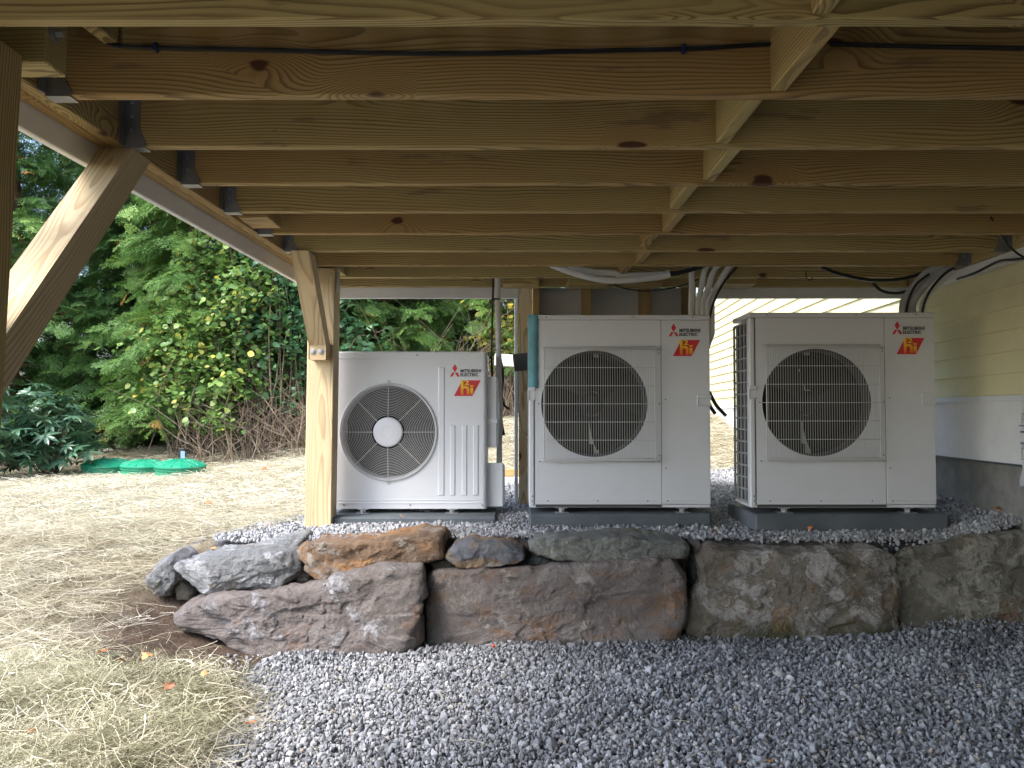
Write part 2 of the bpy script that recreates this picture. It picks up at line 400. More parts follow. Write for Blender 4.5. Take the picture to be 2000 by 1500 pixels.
# ------------------------------------------------------------------ scatter (geometry nodes) for what nobody could count
def protos(name, meshes, mat_):
    c = bpy.data.collections.new(name)
    for i, (v, f) in enumerate(meshes):
        me = bpy.data.meshes.new(name); me.from_pydata(v, [], f); me.materials.append(mat_); me.update()
        o = bpy.data.objects.new('%s_%02d' % (name, i), me); c.objects.link(o)
    return c
def scatter(name, coll, P, rot, scl, var, tint, parent=None, label=None):
    me = bpy.data.meshes.new(name); n = len(P)
    base = WM[parent.name].translation if parent else Vector((0, 0, 0))
    P = np.asarray(P, dtype=np.float32)-np.array(base, dtype=np.float32)
    me.vertices.add(n); me.vertices.foreach_set('co', P.reshape(-1))
    def A(nm, ty, data, key='value'):
        a = me.attributes.new(nm, ty, 'POINT'); a.data.foreach_set(key, np.ascontiguousarray(data).reshape(-1))
    A('rot', 'FLOAT_VECTOR', np.asarray(rot, np.float32), 'vector')
    A('scl', 'FLOAT_VECTOR', np.asarray(scl, np.float32), 'vector')
    A('var', 'INT', np.asarray(var, np.int32)); A('tint', 'FLOAT', np.asarray(tint, np.float32))
    o = bpy.data.objects.new(name, me); link(o, parent, Matrix.Translation(base) if parent else None)
    t = bpy.data.node_groups.new(name, 'GeometryNodeTree')
    t.interface.new_socket('Geometry', in_out='INPUT', socket_type='NodeSocketGeometry')
    t.interface.new_socket('Geometry', in_out='OUTPUT', socket_type='NodeSocketGeometry')
    gi = t.nodes.new('NodeGroupInput'); go = t.nodes.new('NodeGroupOutput')
    ip = t.nodes.new('GeometryNodeInstanceOnPoints'); ci = t.nodes.new('GeometryNodeCollectionInfo')
    ci.inputs['Collection'].default_value = coll; ci.inputs['Separate Children'].default_value = True; ci.inputs['Reset Children'].default_value = True
    ip.inputs['Pick Instance'].default_value = True
    def at(nm, dt):
        a = t.nodes.new('GeometryNodeInputNamedAttribute'); a.data_type = dt; a.inputs['Name'].default_value = nm; return a.outputs['Attribute']
    L = t.links.new
    L(gi.outputs[0], ip.inputs['Points']); L(ci.outputs[0], ip.inputs['Instance']); L(at('var', 'INT'), ip.inputs['Instance Index'])
    L(at('rot', 'FLOAT_VECTOR'), ip.inputs['Rotation']); L(at('scl', 'FLOAT_VECTOR'), ip.inputs['Scale'])
    L(ip.outputs[0], go.inputs[0])
    md = o.modifiers.new('scatter', 'NODES'); md.node_group = t
    if label: o['label'] = label
    if parent: o['kind'] = 'stuff'
    return o

ICO = None
def ico(sub=1):
    import bmesh
    bm = bmesh.new(); bmesh.ops.create_icosphere(bm, subdivisions=sub, radius=1)
    v = np.array([x.co[:] for x in bm.verts]); f = [tuple(q.index for q in x.verts) for x in bm.faces]; bm.free(); return v, f
def rock_meshes(n, sub=2):
    out = []; v0, f = ico(sub)
    for i in range(n):
        v = v0.copy(); r_ = np.random.default_rng(100+i)
        for k in range(11):
            nr = r_.normal(size=3); nr /= np.linalg.norm(nr); d = r_.uniform(.55, .85)
            s = v@nr; m = s > d; v[m] -= np.outer(s[m]-d, nr)
        v *= np.array([1, r_.uniform(.6, .85), r_.uniform(.45, .7)])
        out.append((v.tolist(), f))
    return out
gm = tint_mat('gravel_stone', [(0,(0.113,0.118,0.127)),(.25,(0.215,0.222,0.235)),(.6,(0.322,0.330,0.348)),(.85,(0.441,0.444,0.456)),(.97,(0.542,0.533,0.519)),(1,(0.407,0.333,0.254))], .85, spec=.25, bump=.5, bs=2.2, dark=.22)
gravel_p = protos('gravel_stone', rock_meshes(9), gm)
def gravel():
    def cells(x0, x1, y0, y1, s):
        X, Y = np.meshgrid(np.arange(x0, x1, s), np.arange(y0, y1, s))
        X = X.ravel()+rng.uniform(-.6, .6, X.size)*s; Y = Y.ravel()+rng.uniform(-.6, .6, Y.size)*s; return X, Y
    parts = [cells(-1.3, 2.6, 1.5, 4.05, .0115), cells(-1.3, 2.6, 1.8, 4.05, .020), cells(-1.7, 2.6, 4.05, 5.6, .0135), cells(-1.0, 2.9, 5.6, 8.6, .024)]
    lift = [0, .009, .004, .004]; size = [.0082, .0094, .0094, .0135]
    Ps, S, T_ = [], [], []
    for (X, Y), lf, sz in zip(parts, lift, size):
        m = gravel_mask(X, Y); X, Y = X[m], Y[m]
        Z = ground_h(X, Y)+lf+rng.uniform(.0, .012, X.size)+.006*wob(X, Y, 6, .3)
        Ps.append(np.stack([X, Y, Z], 1)); s = sz*np.exp(rng.normal(0, .34, X.size)); S.append(s)
        darken = .30*ss(3.45, 3.95, Y+.25*wob(X, Y, 2.2, 3.))*(Y < 4)+.12*np.clip(wob(X, Y, 1.9, 5.), 0, 1)  # stones darker towards the wall base and in scattered blotches
        T_.append(np.clip(rng.beta(2.0, 2.0, X.size)+.06-darken, 0, 1))
    # loose strays over the edge
    n = 500; X = rng.normal(-1.08, .10, n); Y = rng.uniform(1.8, 3.7, n)
    Ps.append(np.stack([X, Y, ground_h(X, Y)+.008], 1)); S.append(.010*np.exp(rng.normal(0, .3, n))); T_.append(rng.beta(2, 2, n))
    # banked against the stones, pads and the house
    def bank(x0, x1, y0, y1, n, hh):
        X = rng.uniform(x0, x1, n); Y = rng.uniform(y0, y1, n); t = (Y-y0)/(y1-y0)
        Ps.append(np.stack([X, Y, ground_h(X, Y)+rng.uniform(0, 1, n)*hh*t], 1)); S.append(.0115*np.exp(rng.normal(0, .25, n))); T_.append(rng.beta(2, 2, n))
    bank(-.05, 1.05, 4.22, 4.40, 1400, .03); bank(1.15, 2.5, 4.12, 4.28, 2200, .03); bank(-1.0, -.1, 4.36, 4.52, 1000, .025)
    P_ = np.concatenate(Ps); S = np.concatenate(S); T_ = np.concatenate(T_); n = len(P_)
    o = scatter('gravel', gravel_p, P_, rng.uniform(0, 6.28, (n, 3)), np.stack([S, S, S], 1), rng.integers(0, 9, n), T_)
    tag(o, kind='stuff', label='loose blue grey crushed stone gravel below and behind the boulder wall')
gravel()

def strand_clump(seed, n, rad, ln, wd, lift, curl=.5):
    r_ = np.random.default_rng(seed); v, f = [], []
    for i in range(n):
        a = r_.uniform(0, 6.28); c = np.array([r_.normal(0, rad*.5), r_.normal(0, rad*.5), abs(r_.normal(0, lift))])
        L_ = ln*r_.uniform(.4, 1.2); d = np.array([math.cos(a), math.sin(a), r_.normal(0, .16)]); bend = r_.normal(0, curl); seg = 4
        p = c-d*L_/2; roll = r_.normal(0, .6); w_ = wd*r_.uniform(.6, 1.4)
        for k in range(seg+1):
            t = k/seg; aa = a+bend*(t-.5)*2; dd = np.array([math.cos(aa), math.sin(aa), d[2]+.12*math.sin(t*5+i)])
            side = np.array([-math.sin(aa)*math.cos(roll), math.cos(aa)*math.cos(roll), math.sin(roll)])*w_*(1-.5*t)
            b0 = len(v); v.append((p-side).tolist()); v.append((p+side).tolist())
            if k: f.append((b0-2, b0-1, b0+1, b0))
            p = p+dd*L_/seg; p[2] = max(p[2], .0)
    return v, f
straw_m = tint_mat('straw', [(0,(0.180,0.152,0.098)),(.25,(0.394,0.344,0.230)),(.6,(0.558,0.508,0.377)),(.85,(0.672,0.640,0.525)),(1,(0.492,0.492,0.361))], .6, translucent=.25, spec=.3)
hay_m = tint_mat('green_hay', [(0,(.15,.14,.08)),(.35,(.37,.36,.22)),(.7,(.64,.59,.43)),(1,(.86,.80,.64))], .6, translucent=.25, spec=.3)
straw_near = protos('straw_near', [strand_clump(i, 70, .16, .17, .0011, .012) for i in range(8)], straw_m)
straw_far = protos('straw_far', [strand_clump(20+i, 60, .24, .22, .0021, .016) for i in range(6)], straw_m)
hay_p = protos('green_hay', [strand_clump(40+i, 80, .13, .17, .0012, .036, .9) for i in range(6)], hay_m)
def straw():
    def pts(x0, x1, y0, y1, dens, keep=None):
        n = int((x1-x0)*(y1-y0)*dens); X = rng.uniform(x0, x1, n); Y = rng.uniform(y0, y1, n)
        m = ~gravel_mask(X-.04, Y) & (rng.uniform(0, 1, n) > dirt_amount(X, Y)*.99)
        # keep the strands off the posts, stones and the house
        m &= ~((X > -1.8) & (X < 2.5) & (Y > 3.72) & (Y < 4.5) & (X > -1.35)); m &= X < 2.15+.0507*Y
        m &= ~((X > -1.75) & (Y > 3.9) & (Y < 4.35))
        return X[m], Y[m]
    for nm, coll, specs, nv in (('straw', straw_near, [(-4.2, -.8, 1.2, 5.6, 120)], 8), ('straw', straw_far, [(-5.5, -.6, 5.4, 8.5, 75), (-8.5, -1., 8.0, 13.2, 42), (-1.2, 3.2, 7.4, 13.8, 48), (-8.5, -4.2, 3, 8, 30)], 6)):
        for q, sp in enumerate(specs):
            X, Y = pts(*sp); n = len(X); s = rng.uniform(.8, 1.35, n)
            T_ = np.clip(rng.normal(.6, .17, n)+.12*wob(X, Y, 1.3, .5), 0, 1)
            rot = np.stack([rng.normal(0, .05, n), rng.normal(0, .05, n), rng.uniform(0, 6.28, n)], 1)
            o = scatter(nm, coll, np.stack([X, Y, ground_h(X, Y)+rng.uniform(.0, .012, n)], 1), rot, np.stack([s, s, s], 1), rng.integers(0, nv, n), T_)
            tag(o, kind='stuff')
            if (q, coll) == (0, straw_near): o['label'] = 'pale straw mulch covering the yard beside the boulder wall'
    # fluffy greenish hay heaped in the near left corner
    cs = [(-1.55, 2.95, .42, .05), (-1.75, 2.55, .5, .06), (-1.45, 2.3, .45, .05), (-1.2, 2.6, .28, .03), (-1.95, 3.1, .4, .03), (-1.15, 3.05, .2, .02), (-1.3, 3.22, .2, .03)]
    P_ = []
    for cx, cy, r_, hh in cs:
        n = int(300*r_*r_/.2)
        for k in range(n):
            x, y = rng.normal(cx, r_*.45), rng.normal(cy, r_*.4); d = math.hypot(x-cx, y-cy)/r_
            if gravel_mask(np.array(x-.10), np.array(y)): continue
            P_.append((x, y, float(ground_h(x, y))+rng.uniform(0, 1)*hh*max(0, 1-d*d)))
    P_ = np.array(P_); n = len(P_); s = rng.uniform(.6, 1.1, n)
    o = scatter('loose_hay', hay_p, P_, np.stack([rng.normal(0, .3, n), rng.normal(0, .3, n), rng.uniform(0, 6.28, n)], 1), np.stack([s, s, s], 1), rng.integers(0, 6, n), np.clip(rng.normal(.48, .3, n)+.25*wob(P_[:,0], P_[:,1], 4., 1.), 0, 1))
    tag(o, kind='stuff', label='fluffy greenish hay heaped beside the near end of the boulder wall')
    # stray stalks on dirt and gravel
    n = 90; X = np.concatenate([rng.uniform(-1.85, -.95, 60), rng.uniform(-.8, 1.9, 30)]); Y = np.concatenate([rng.uniform(2.9, 3.75, 60), rng.uniform(2.3, 3.6, 30)])
    one = protos('stray_stalk', [strand_clump(70+i, 3, .05, .20, .0012, .004) for i in range(5)], straw_m)
    o = scatter('stray_stalks', one, np.stack([X, Y, ground_h(X, Y)+.018], 1), np.stack([X*0, X*0, rng.uniform(0, 6.28, n)], 1), np.ones((n, 3))*.8, rng.integers(0, 5, n), rng.uniform(.5, .95, n))
    tag(o, kind='stuff', label='single straw stalks strewn on the dirt and the gravel')
straw()

# ------------------------------------------------------------------ the boulder retaining wall
def stone(poly, d, depth, seed, matl, parent, nexp=11, rough=1.15, top_tilt=0., chop=9, flat=.03, label=None, name='stone', ext=None):
    pts = [PX(x, y, d) for x, y in poly]; q = np.array([(p.x, p.z) for p in pts])
    A = 0; cx = cz = 0
    for i in range(len(q)):
        a, b = q[i], q[(i+1) % len(q)]; cr = a[0]*b[1]-b[0]*a[1]; A += cr; cx += (a[0]+b[0])*cr; cz += (a[1]+b[1])*cr
    cx /= 3*A; cz /= 3*A
    W_ = q[:,0].max()-q[:,0].min(); Hh = q[:,1].max()-q[:,1].min()
    # resample outline by arc length
    per = [0.]
    for i in range(len(q)): per.append(per[-1]+float(np.linalg.norm(q[(i+1)%len(q)]-q[i])))
    N = max(56, min(280, int(per[-1]/.011))); ring = []
    for k in range(N):
        s = per[-1]*k/N; i = max(j for j in range(len(q)) if per[j] <= s); t = (s-per[i])/(per[i+1]-per[i]); ring.append(q[i]*(1-t)+q[(i+1)%len(q)]*t)
    ring = np.array(ring); area_sign = np.sign(A)
    for _ in range(1): ring = .25*np.roll(ring, 1, 0)+.5*ring+.25*np.roll(ring, -1, 0)
    K = max(26, int((depth+Hh)/.018)); v = []
    for k in range(K+1):
        t = math.pi*k/K; sn = max(0, math.sin(t))**(2/nexp); cs = math.copysign(abs(math.cos(t))**(2/nexp), math.cos(t))
        yy = depth/2*(1-cs)
        # denser cap rings
        for p in ring:
            x = cx+(p[0]-cx)*sn; z = cz+(p[1]-cz)*sn
            v.append([x-cx, yy, z-cz+top_tilt*yy*max(0, (z-cz)/Hh)])
    v = np.array(v); r_ = np.random.default_rng(seed)
    # fill caps with extra inner rings
    def cap(first):
        out = []; base = v[:N] if first else v[-N:]
        return base
    n0 = len(v)
    fs = [(k*N+i, k*N+(i+1)%N, (k+1)*N+(i+1)%N, (k+1)*N+i) for k in range(K) for i in range(N)]
    # first/last rings have zero radius unless nexp profile keeps them: add graded rings of the face
    G = max(10, int(max(W_, Hh)/2/.012)); extra = []
    rad0 = math.sin(math.pi/K)**(2/nexp)
    y0 = v[N:2*N]; yl = v[(K-1)*N:K*N]
    v = v[N:K*N]; fs = [(k*N+i, k*N+(i+1)%N, (k+1)*N+(i+1)%N, (k+1)*N+i) for k in range(K-2) for i in range(N)]
    vv = [v]; base = len(v); prev = 0
    for g in range(1, G+1):
        s = 1-g/G*.98; ringg = y0*np.array([s, 1, s]); ringg[:,1] = y0[:,1]*(s**6); vv.append(ringg)
        for i in range(N): fs.append((base+i, base+(i+1)%N, prev+(i+1)%N, prev+i))
        prev = base; base += N
    fs.append(tuple(prev+i for i in range(N))[::-1])
    fs.append(tuple(len(v)-N+i for i in range(N)))
    v = np.concatenate(vv)
    size = np.array([W_/2, depth/2, Hh/2]); ctr = np.array([0, depth/2, 0])
    for k in range(chop):
        nr = r_.normal(size=3)*np.array([.8, 1.3, .9]); nr[1] = -abs(nr[1]) if r_.random() < .75 else nr[1]
        nr /= np.linalg.norm(nr); sup = np.abs(nr*size).sum(); dd = sup*r_.uniform(.80, .93)
        s = (v-ctr)@nr; m = s > dd; v[m] -= np.outer((s[m]-dd)*.8, nr)
    import bmesh
    cen = Vector((float(r_.uniform(0, 50)), float(r_.uniform(0, 50)), 0))
    me = bpy.data.meshes.new(name); me.from_pydata(v.tolist(), [], fs)
    bm = bmesh.new(); bm.from_mesh(me); bmesh.ops.recalc_face_normals(bm, faces=bm.faces); bm.normal_update()
    def facet(Q, f, amp, k):
        """chipped facets: each cell leans its own way"""
        dist, pts_ = noise.voronoi(Q*f); s0 = None
        def val(c):
            h = noise.cell_vector(c*7.13+Vector((k, k, k)))-Vector((.5, .5, .5)); return h.dot(Q*f-c)*1.5+(h.x+h.y)*.55
        a, b_ = val(pts_[0]), val(pts_[1]); w_ = min(1, (dist[1]-dist[0])/.045)*.5+.5
        return amp*(a*w_+b_*(1-w_))
    sm = min(1., min(W_, Hh)/.22)
    for q in bm.verts:
        Q = q.co+cen; W3 = Q+noise.noise_vector(Q*5)*.03
        W4 = Vector((W3.x*.75, W3.y, W3.z*1.25))
        dsp = facet(W4, 3.4, .024*sm, 1.)+facet(W4, 9., .0125*sm, 2.)+facet(W3, 26., .0052, 3.)+facet(Q, 60., .0022, 4.)
        dsp += noise.noise(Q*2.6)*.008*sm+noise.noise(Q*22)*.0035+noise.noise(Q*55)*.0018+noise.noise(Vector((Q.x*2.2, Q.y*2, Q.z*15)))*.006*sm
        q.co += q.normal*dsp*rough
    bm.to_mesh(me); bm.free()
    me.materials.append(matl); me.shade_smooth(); me.set_sharp_from_angle(angle=R(42))
    o = bpy.data.objects.new(name, me); link(o, parent, Matrix.Translation((cx, d, cz)))
    if label: o['label'] = label
    return o
wall = empty('retaining_wall', (0, 3.9, -1.04), 'low dry laid wall of rough boulders holding up the gravel terrace', 'stone wall')
brown = stone_mat('stone_brown', (0.204,0.174,0.162), (0.312,0.276,0.258), (.24,.16,.12), .3, (.58,.57,.60), .5)
pink = stone_mat('stone_pinkish', (0.208,0.176,0.163), (0.325,0.286,0.267), (0.292,0.173,0.103), .45, (0.540,0.497,0.454), .5)
buff = stone_mat('stone_buff', (0.237,0.206,0.169), (0.375,0.331,0.275), (0.360,0.234,0.132), .45, (0.744,0.708,0.684), .75, moss=.85)
drab = stone_mat('stone_drab', (0.216,0.203,0.176), (0.338,0.317,0.263), (0.329,0.195,0.134), .4, (0.586,0.561,0.476), .85, moss=.3)
greyst = stone_mat('stone_grey', (0.209,0.215,0.220), (0.352,0.363,0.374), (.26,.23,.19), .3, (.60,.61,.63), .7)
orange = stone_mat('stone_orange', (0.220,0.143,0.094), (0.363,0.242,0.154), (.42,.215,.08), .42, (.52,.46,.40), .6)
slate = stone_mat('stone_slate', (0.172,0.184,0.207), (0.287,0.299,0.333), (.37,.24,.11), .6, (.46,.42,.36), .4)
green = stone_mat('stone_greenish', (0.207,0.218,0.201), (0.333,0.345,0.316), (.26,.23,.17), .3, (.52,.51,.46), .5)
darks = stone_mat('stone_dark', (.05,.06,.065), (.085,.10,.10), (.10,.09,.07), .2, (.25,.25,.25), .0)
tan_ = stone_mat('stone_tan', (.17,.15,.125), (.25,.225,.19), (.25,.18,.11), .3, (.4,.38,.35), .1)
stone([(296,1222),(345,1184),(400,1169),(500,1159),(600,1146),(640,1143),(648,1127),(740,1113),(818,1105),(825,1150),(823,1262),(740,1290),(640,1300),(520,1300),(440,1270),(370,1246)], 3.76, .45, 1, brown, wall, label='long tapering brown boulder with white blotches')
stone([(832,1128),(850,1114),(1000,1107),(1150,1102),(1340,1094),(1350,1120),(1346,1180),(1348,1280),(1000,1290),(836,1290),(829,1200),(834,1160)], 3.86, .42, 2, pink, wall, rough=.8, chop=6, label='wide flat faced pinkish brown boulder')
stone([(1345,1215),(1356,1165),(1366,1130),(1362,1090),(1385,1072),(1500,1078),(1560,1084),(1640,1076),(1728,1072),(1774,1095),(1770,1150),(1768,1180),(1764,1260),(1600,1280),(1380,1285),(1348,1250)], 3.93, .46, 3, buff, wall, rough=1.1, label='squarish buff boulder with chalky top and mossy foot')
stone([(1744,1086),(1800,1068),(1900,1050),(2010,1046),(2150,1055),(2262,1080),(2270,1250),(2000,1262),(1750,1262),(1736,1205),(1742,1140)], 4.03, .42, 4, drab, wall, label='drab olive brown boulder with a pale diagonal scar')
stone([(2284,1085),(2420,1070),(2560,1085),(2570,1250),(2290,1255)], 4.05, .4, 5, pink, wall)
stone([(327,1112),(375,1094),(430,1090),(510,1077),(562,1074),(580,1096),(578,1126),(545,1152),(500,1159),(440,1165),(385,1162),(352,1132)], 3.84, .52, 6, greyst, wall, nexp=6, top_tilt=.12, label='pale grey slab on top of the tapering boulder')
stone([(272,1142),(288,1112),(330,1080),(352,1100),(343,1142),(312,1176),(290,1172)], 3.90, .62, 7, greyst, wall, nexp=4.5, top_tilt=.1, label='small blue grey end stone')
stone([(420,1062),(470,1050),(560,1046),(590,1060),(585,1085),(500,1095),(430,1090)], 4.28, .34, 17, greyst, wall, nexp=5)
stone([(578,1078),(600,1064),(700,1057),(800,1049),(862,1050),(868,1090),(830,1106),(740,1112),(650,1132),(615,1135),(592,1112),(583,1092)], 3.86, .40, 8, orange, wall, label='rusty orange top stone')
stone([(868,1088),(885,1068),(920,1060),(1000,1067),(1026,1082),(1028,1094),(1015,1105),(905,1112),(885,1102)], 3.88, .32, 9, slate, wall, label='slate blue top stone with an ochre edge')
stone([(1027,1071),(1050,1056),(1110,1053),(1250,1053),(1345,1061),(1353,1076),(1345,1092),(1250,1100),(1180,1102),(1090,1092),(1035,1084)], 3.92, .34, 10, green, wall, label='long thin greenish grey top stone')
for s_, poly, dd, mm in ((11, [(838,1102),(860,1095),(884,1096),(888,1108),(880,1113),(840,1113)], 3.94, tan_), (12, [(1029,1092),(1060,1090),(1080,1095),(1078,1106),(1032,1106)], 3.95, darks),
        (13, [(1348,1110),(1356,1094),(1370,1100),(1371,1135),(1362,1156),(1350,1150)], 4.0, darks), (14, [(573,1120),(590,1112),(606,1124),(604,1144),(574,1146)], 3.94, tan_),
        (15, [(609,1136),(622,1132),(638,1134),(640,1142),(612,1143)], 3.92, tan_), (16, [(338,1150),(350,1128),(378,1160),(372,1178),(340,1176)], 3.98, tan_), (18, [(1350,1062),(1372,1060),(1374,1084),(1358,1094)], 4.02, brown)):
    stone(poly, dd, .16, s_, mm, wall, nexp=3.4, rough=.35, chop=5, name='chink_stone')

# ------------------------------------------------------------------ lumber
def lumber(name, a, b, t, h, parent, mat_='wood', up=(0,0,1), label=None, mesh=None, ease=.0035, ends=None):
    """board from a to b (centre line), t thick sideways, h tall along up"""
    a = Vector(a); b = Vector(b); L_ = (b-a).length; X = (b-a).normalized(); Z = Vector(up); Z = (Z-X*Z.dot(X)).normalized(); Y = Z.cross(X)
    Mx = Matrix((( X.x, Y.x, Z.x, 0), (X.y, Y.y, Z.y, 0), (X.z, Y.z, Z.z, 0), (0,0,0,1))); Mx = Matrix.Translation((a+b)/2) @ Mx
    m = MB(); m.bbox((-L_/2, -t/2, -h/2), (L_/2, t/2, h/2), ease)
    if ends:   # shear the two ends: ends=(k0,k1) x shift per unit local z
        m.v = [(x+(ends[0] if x < 0 else ends[1])*z, y, z) for x, y, z in m.v]
    o = m.build(name, M[mat_] if isinstance(mat_, str) else mat_, parent, Mx)
    if label: o['label'] = label
    return o
ZB = .765; JH = .235; TK = .038
beamx = lambda d: -1.172+.0225*d
wallx = lambda d: 2.22+.0507*d
deck = empty('wooden_deck', (-1.1, 1.74, -1.04), 'pressure treated timber deck seen from below with joists beam posts and braces', 'deck')
DN = -3.4; JD = [1.643+.4*k for k in range(-12, 9)]
def hanger(x, d, parent, side=1):
    m = MB(); s = side; y0, y1 = d-.0015, d+TK+.0015
    m.box((min(x, x+s*.045), y0-.0022, ZB-.002), (max(x, x+s*.045), y0, ZB+.165))
    m.box((min(x, x+s*.045), y1, ZB-.002), (max(x, x+s*.045), y1+.0022, ZB+.165))
    m.box((min(x, x+s*.060), y0-.0022, ZB-.0045), (max(x, x+s*.060), y1+.0022, ZB-.0022))
    m.box((min(x+s*.0002, x+s*.003), y0-.034, ZB+.0), (max(x+s*.0002, x+s*.003), y0-.0022, ZB+.165))
    m.prism([(x+s*.045, ZB+.0), (x+s*.068, ZB+.0), (x+s*.045, ZB+.045)][::(1 if s > 0 else -1)], y0-.0022, y0)
    o = m.build('joist_hanger', M['zincd'], parent)
    n = MB()
    for zz in (.045, .085, .125): n.lathe([(.0001, -.004), (.005, -.003), (.0055, 0)], (x+s*.022, y0-.0022, ZB+zz), 8, 'y')
    tag(n.build('nails', M['zinc'], o, None), kind='stuff')
for d in JD:
    x0 = beamx(d)+.002; x1 = wallx(d)-.072
    lumber('joist', (x0, d+TK/2, ZB+JH/2), (x1, d+TK/2, ZB+JH/2), TK, JH, deck)
    if d > 0: hanger(x0, d, deck, 1)
    if 3.9 < d < 5: hanger(x1, d, deck, -1)
ends_ = [(beamx(DN), DN), (beamx(5.17), 5.17)]
for k in (0, 1):
    off = -.019-.0385*k
    lumber('rim_beam', (beamx(DN)+off, DN, ZB+JH/2-.001*k), (beamx(5.20)+off, 5.20, ZB+JH/2-.001*k), TK, JH, deck)
lumber('fascia_board', (beamx(DN)-.0895, DN, .90-.03), (beamx(5.24)-.0895, 5.262, .90-.03), .022, .345, deck, 'pvc')
lumber('rim_joist', (beamx(5.2)+.001, 5.20+TK/2, ZB+JH/2), (wallx(5.2)-.071, 5.20+TK/2, ZB+JH/2), TK, JH, deck)
lumber('fascia_board', (beamx(5.2)-.10, 5.251, .88), (.04, 5.251, .88), .022, .362, deck, 'pvc')
lumber('fascia_board', (1.235, 5.251, .88), (wallx(5.25)-.03, 5.251, .88), .022, .362, deck, 'pvc')
lumber('rim_joist', (beamx(DN)+.001, DN+.02, ZB+JH/2), (wallx(DN)-.071, DN+.02, ZB+JH/2), TK, JH, deck)
lumber('ledger_board', (wallx(DN)-.051, DN, ZB+JH/2), (wallx(5.23)-.051, 5.23, ZB+JH/2), TK, JH, deck)
lumber('ledger_trim', (wallx(DN)-.046, DN, .737), (wallx(5.23)-.046, 5.23, .737), .05, .05, deck, 'pvc')
gapd = [JD[i] for i in range(len(JD))]
bx = {11: .58, 12: .622, 13: .585, 14: .638, 15: .60, 16: .641, 17: .603, 18: .64, 19: .60}
for i in range(len(JD)-1):
    x = bx.get(i, .60 if i % 2 else .64)
    a = JD[i]+TK+.0015; b_ = JD[i+1]-.0015
    lumber('blocking', (x+TK/2, a, ZB+JH/2+.003), (x+TK/2, b_, ZB+JH/2+.003), TK, JH-.008, deck, wood_b if False else 'wood')
n = 26; wdt = (wallx(5.2)-beamx(5.2)+.08)/n
for i in range(n):
    xa = beamx(DN)-.10+i*wdt+wdt/2; xb = beamx(5.2)-.11+i*wdt+wdt/2+.005*i
    lumber('deck_board', (xa, DN-.02, ZB+JH+.0165), (xb, 5.28, ZB+JH+.0165), .134, .025, deck, 'compo')   # boards run away from the camera
# near post, brace, nailer
lumber('post', (-1.19, 1.735, -1.25), (-1.112, 1.735, ZB-.002), .14, .14, deck, 'wood', up=(0,-1,0))
lumber('post', (-1.018, 4.572, -.85), (-1.003, 4.572, ZB-.002), .14, .14, deck, 'post', up=(0,-1,0))
lumber('post', (-1.20, -1.4, -1.25), (-1.20, -1.4, ZB-.002), .14, .14, deck, 'post', up=(0,-1,0))
def brace(x0, x1, d0, z0, d1, z1, mt, sz=.089):
    a = Vector(((x0+x1)/2, d0, z0)); b_ = Vector(((x0+x1)/2, d1, z1))
    return lumber('brace', a, b_, x1-x0, sz, deck, mt, up=(0,-1,1), ends=(0, 0))
def brace_prism(x0, x1, pts, mt):
    """pts: outline in (y,z)"""
    c = Vector(((x0+x1)/2, sum(p[0] for p in pts)/len(pts), sum(p[1] for p in pts)/len(pts)))
    a = Vector((0, pts[1][0]-pts[0][0], pts[1][1]-pts[0][1])).normalized(); X = a; Y = Vector((1,0,0)); Z = X.cross(Y)
    Mx = Matrix(((X.x,Y.x,Z.x,0),(X.y,Y.y,Z.y,0),(X.z,Y.z,Z.z,0),(0,0,0,1))); Mx = Matrix.Translation(c) @ Mx; inv = Mx.inverted()
    m = MB(); n = len(pts); e = .004
    def shrink(k):
        q = []
        for y, z in pts: v = Vector((y-c.y, z-c.z)); q.append((c.y+v.x-math.copysign(k, v.x), c.z+v.y-math.copysign(k, v.y)))
        return q
    rings = [(x0, shrink(e)), (x0+e, pts), (x1-e, pts), (x1, shrink(e))]
    vs = [inv @ Vector((x, y, z)) for x, q in rings for y, z in q]
    fs = [(k*n+i, k*n+(i+1)%n, (k+1)*n+(i+1)%n, (k+1)*n+i) for k in range(3) for i in range(n)]+[tuple(range(n))[::-1], tuple(range(3*n, 4*n))]
    m.add(vs, fs); o = m.build('brace', M[mt], deck, Mx)
    import bmesh
    bm = bmesh.new(); bm.from_mesh(o.data); bmesh.ops.recalc_face_normals(bm, faces=bm.faces); bm.to_mesh(o.data); bm.free()
    return o
t45 = .089*math.sqrt(2)
nb = brace_prism(-1.185, -1.092, [(1.807, .10+.03), (2.447, ZB-.002), (2.447+t45, ZB-.002), (1.807, .13-t45)], 'post')
fb = brace_prism(-1.045, -.957, [(4.40, .345), (4.02, ZB-.002), (4.02+t45, ZB-.002), (4.5, .345+.02), (4.5, .27), (4.40, .27)], 'post')
m = MB()
for px in (-1.022, -.982): m.lathe([(.0001, -.007), (.010, -.006), (.011, -.001), (.016, -.0005), (.016, 0)], (px, 4.3995, .312), 12, 'y')
m.build('bolt', M['zincd'], fb)
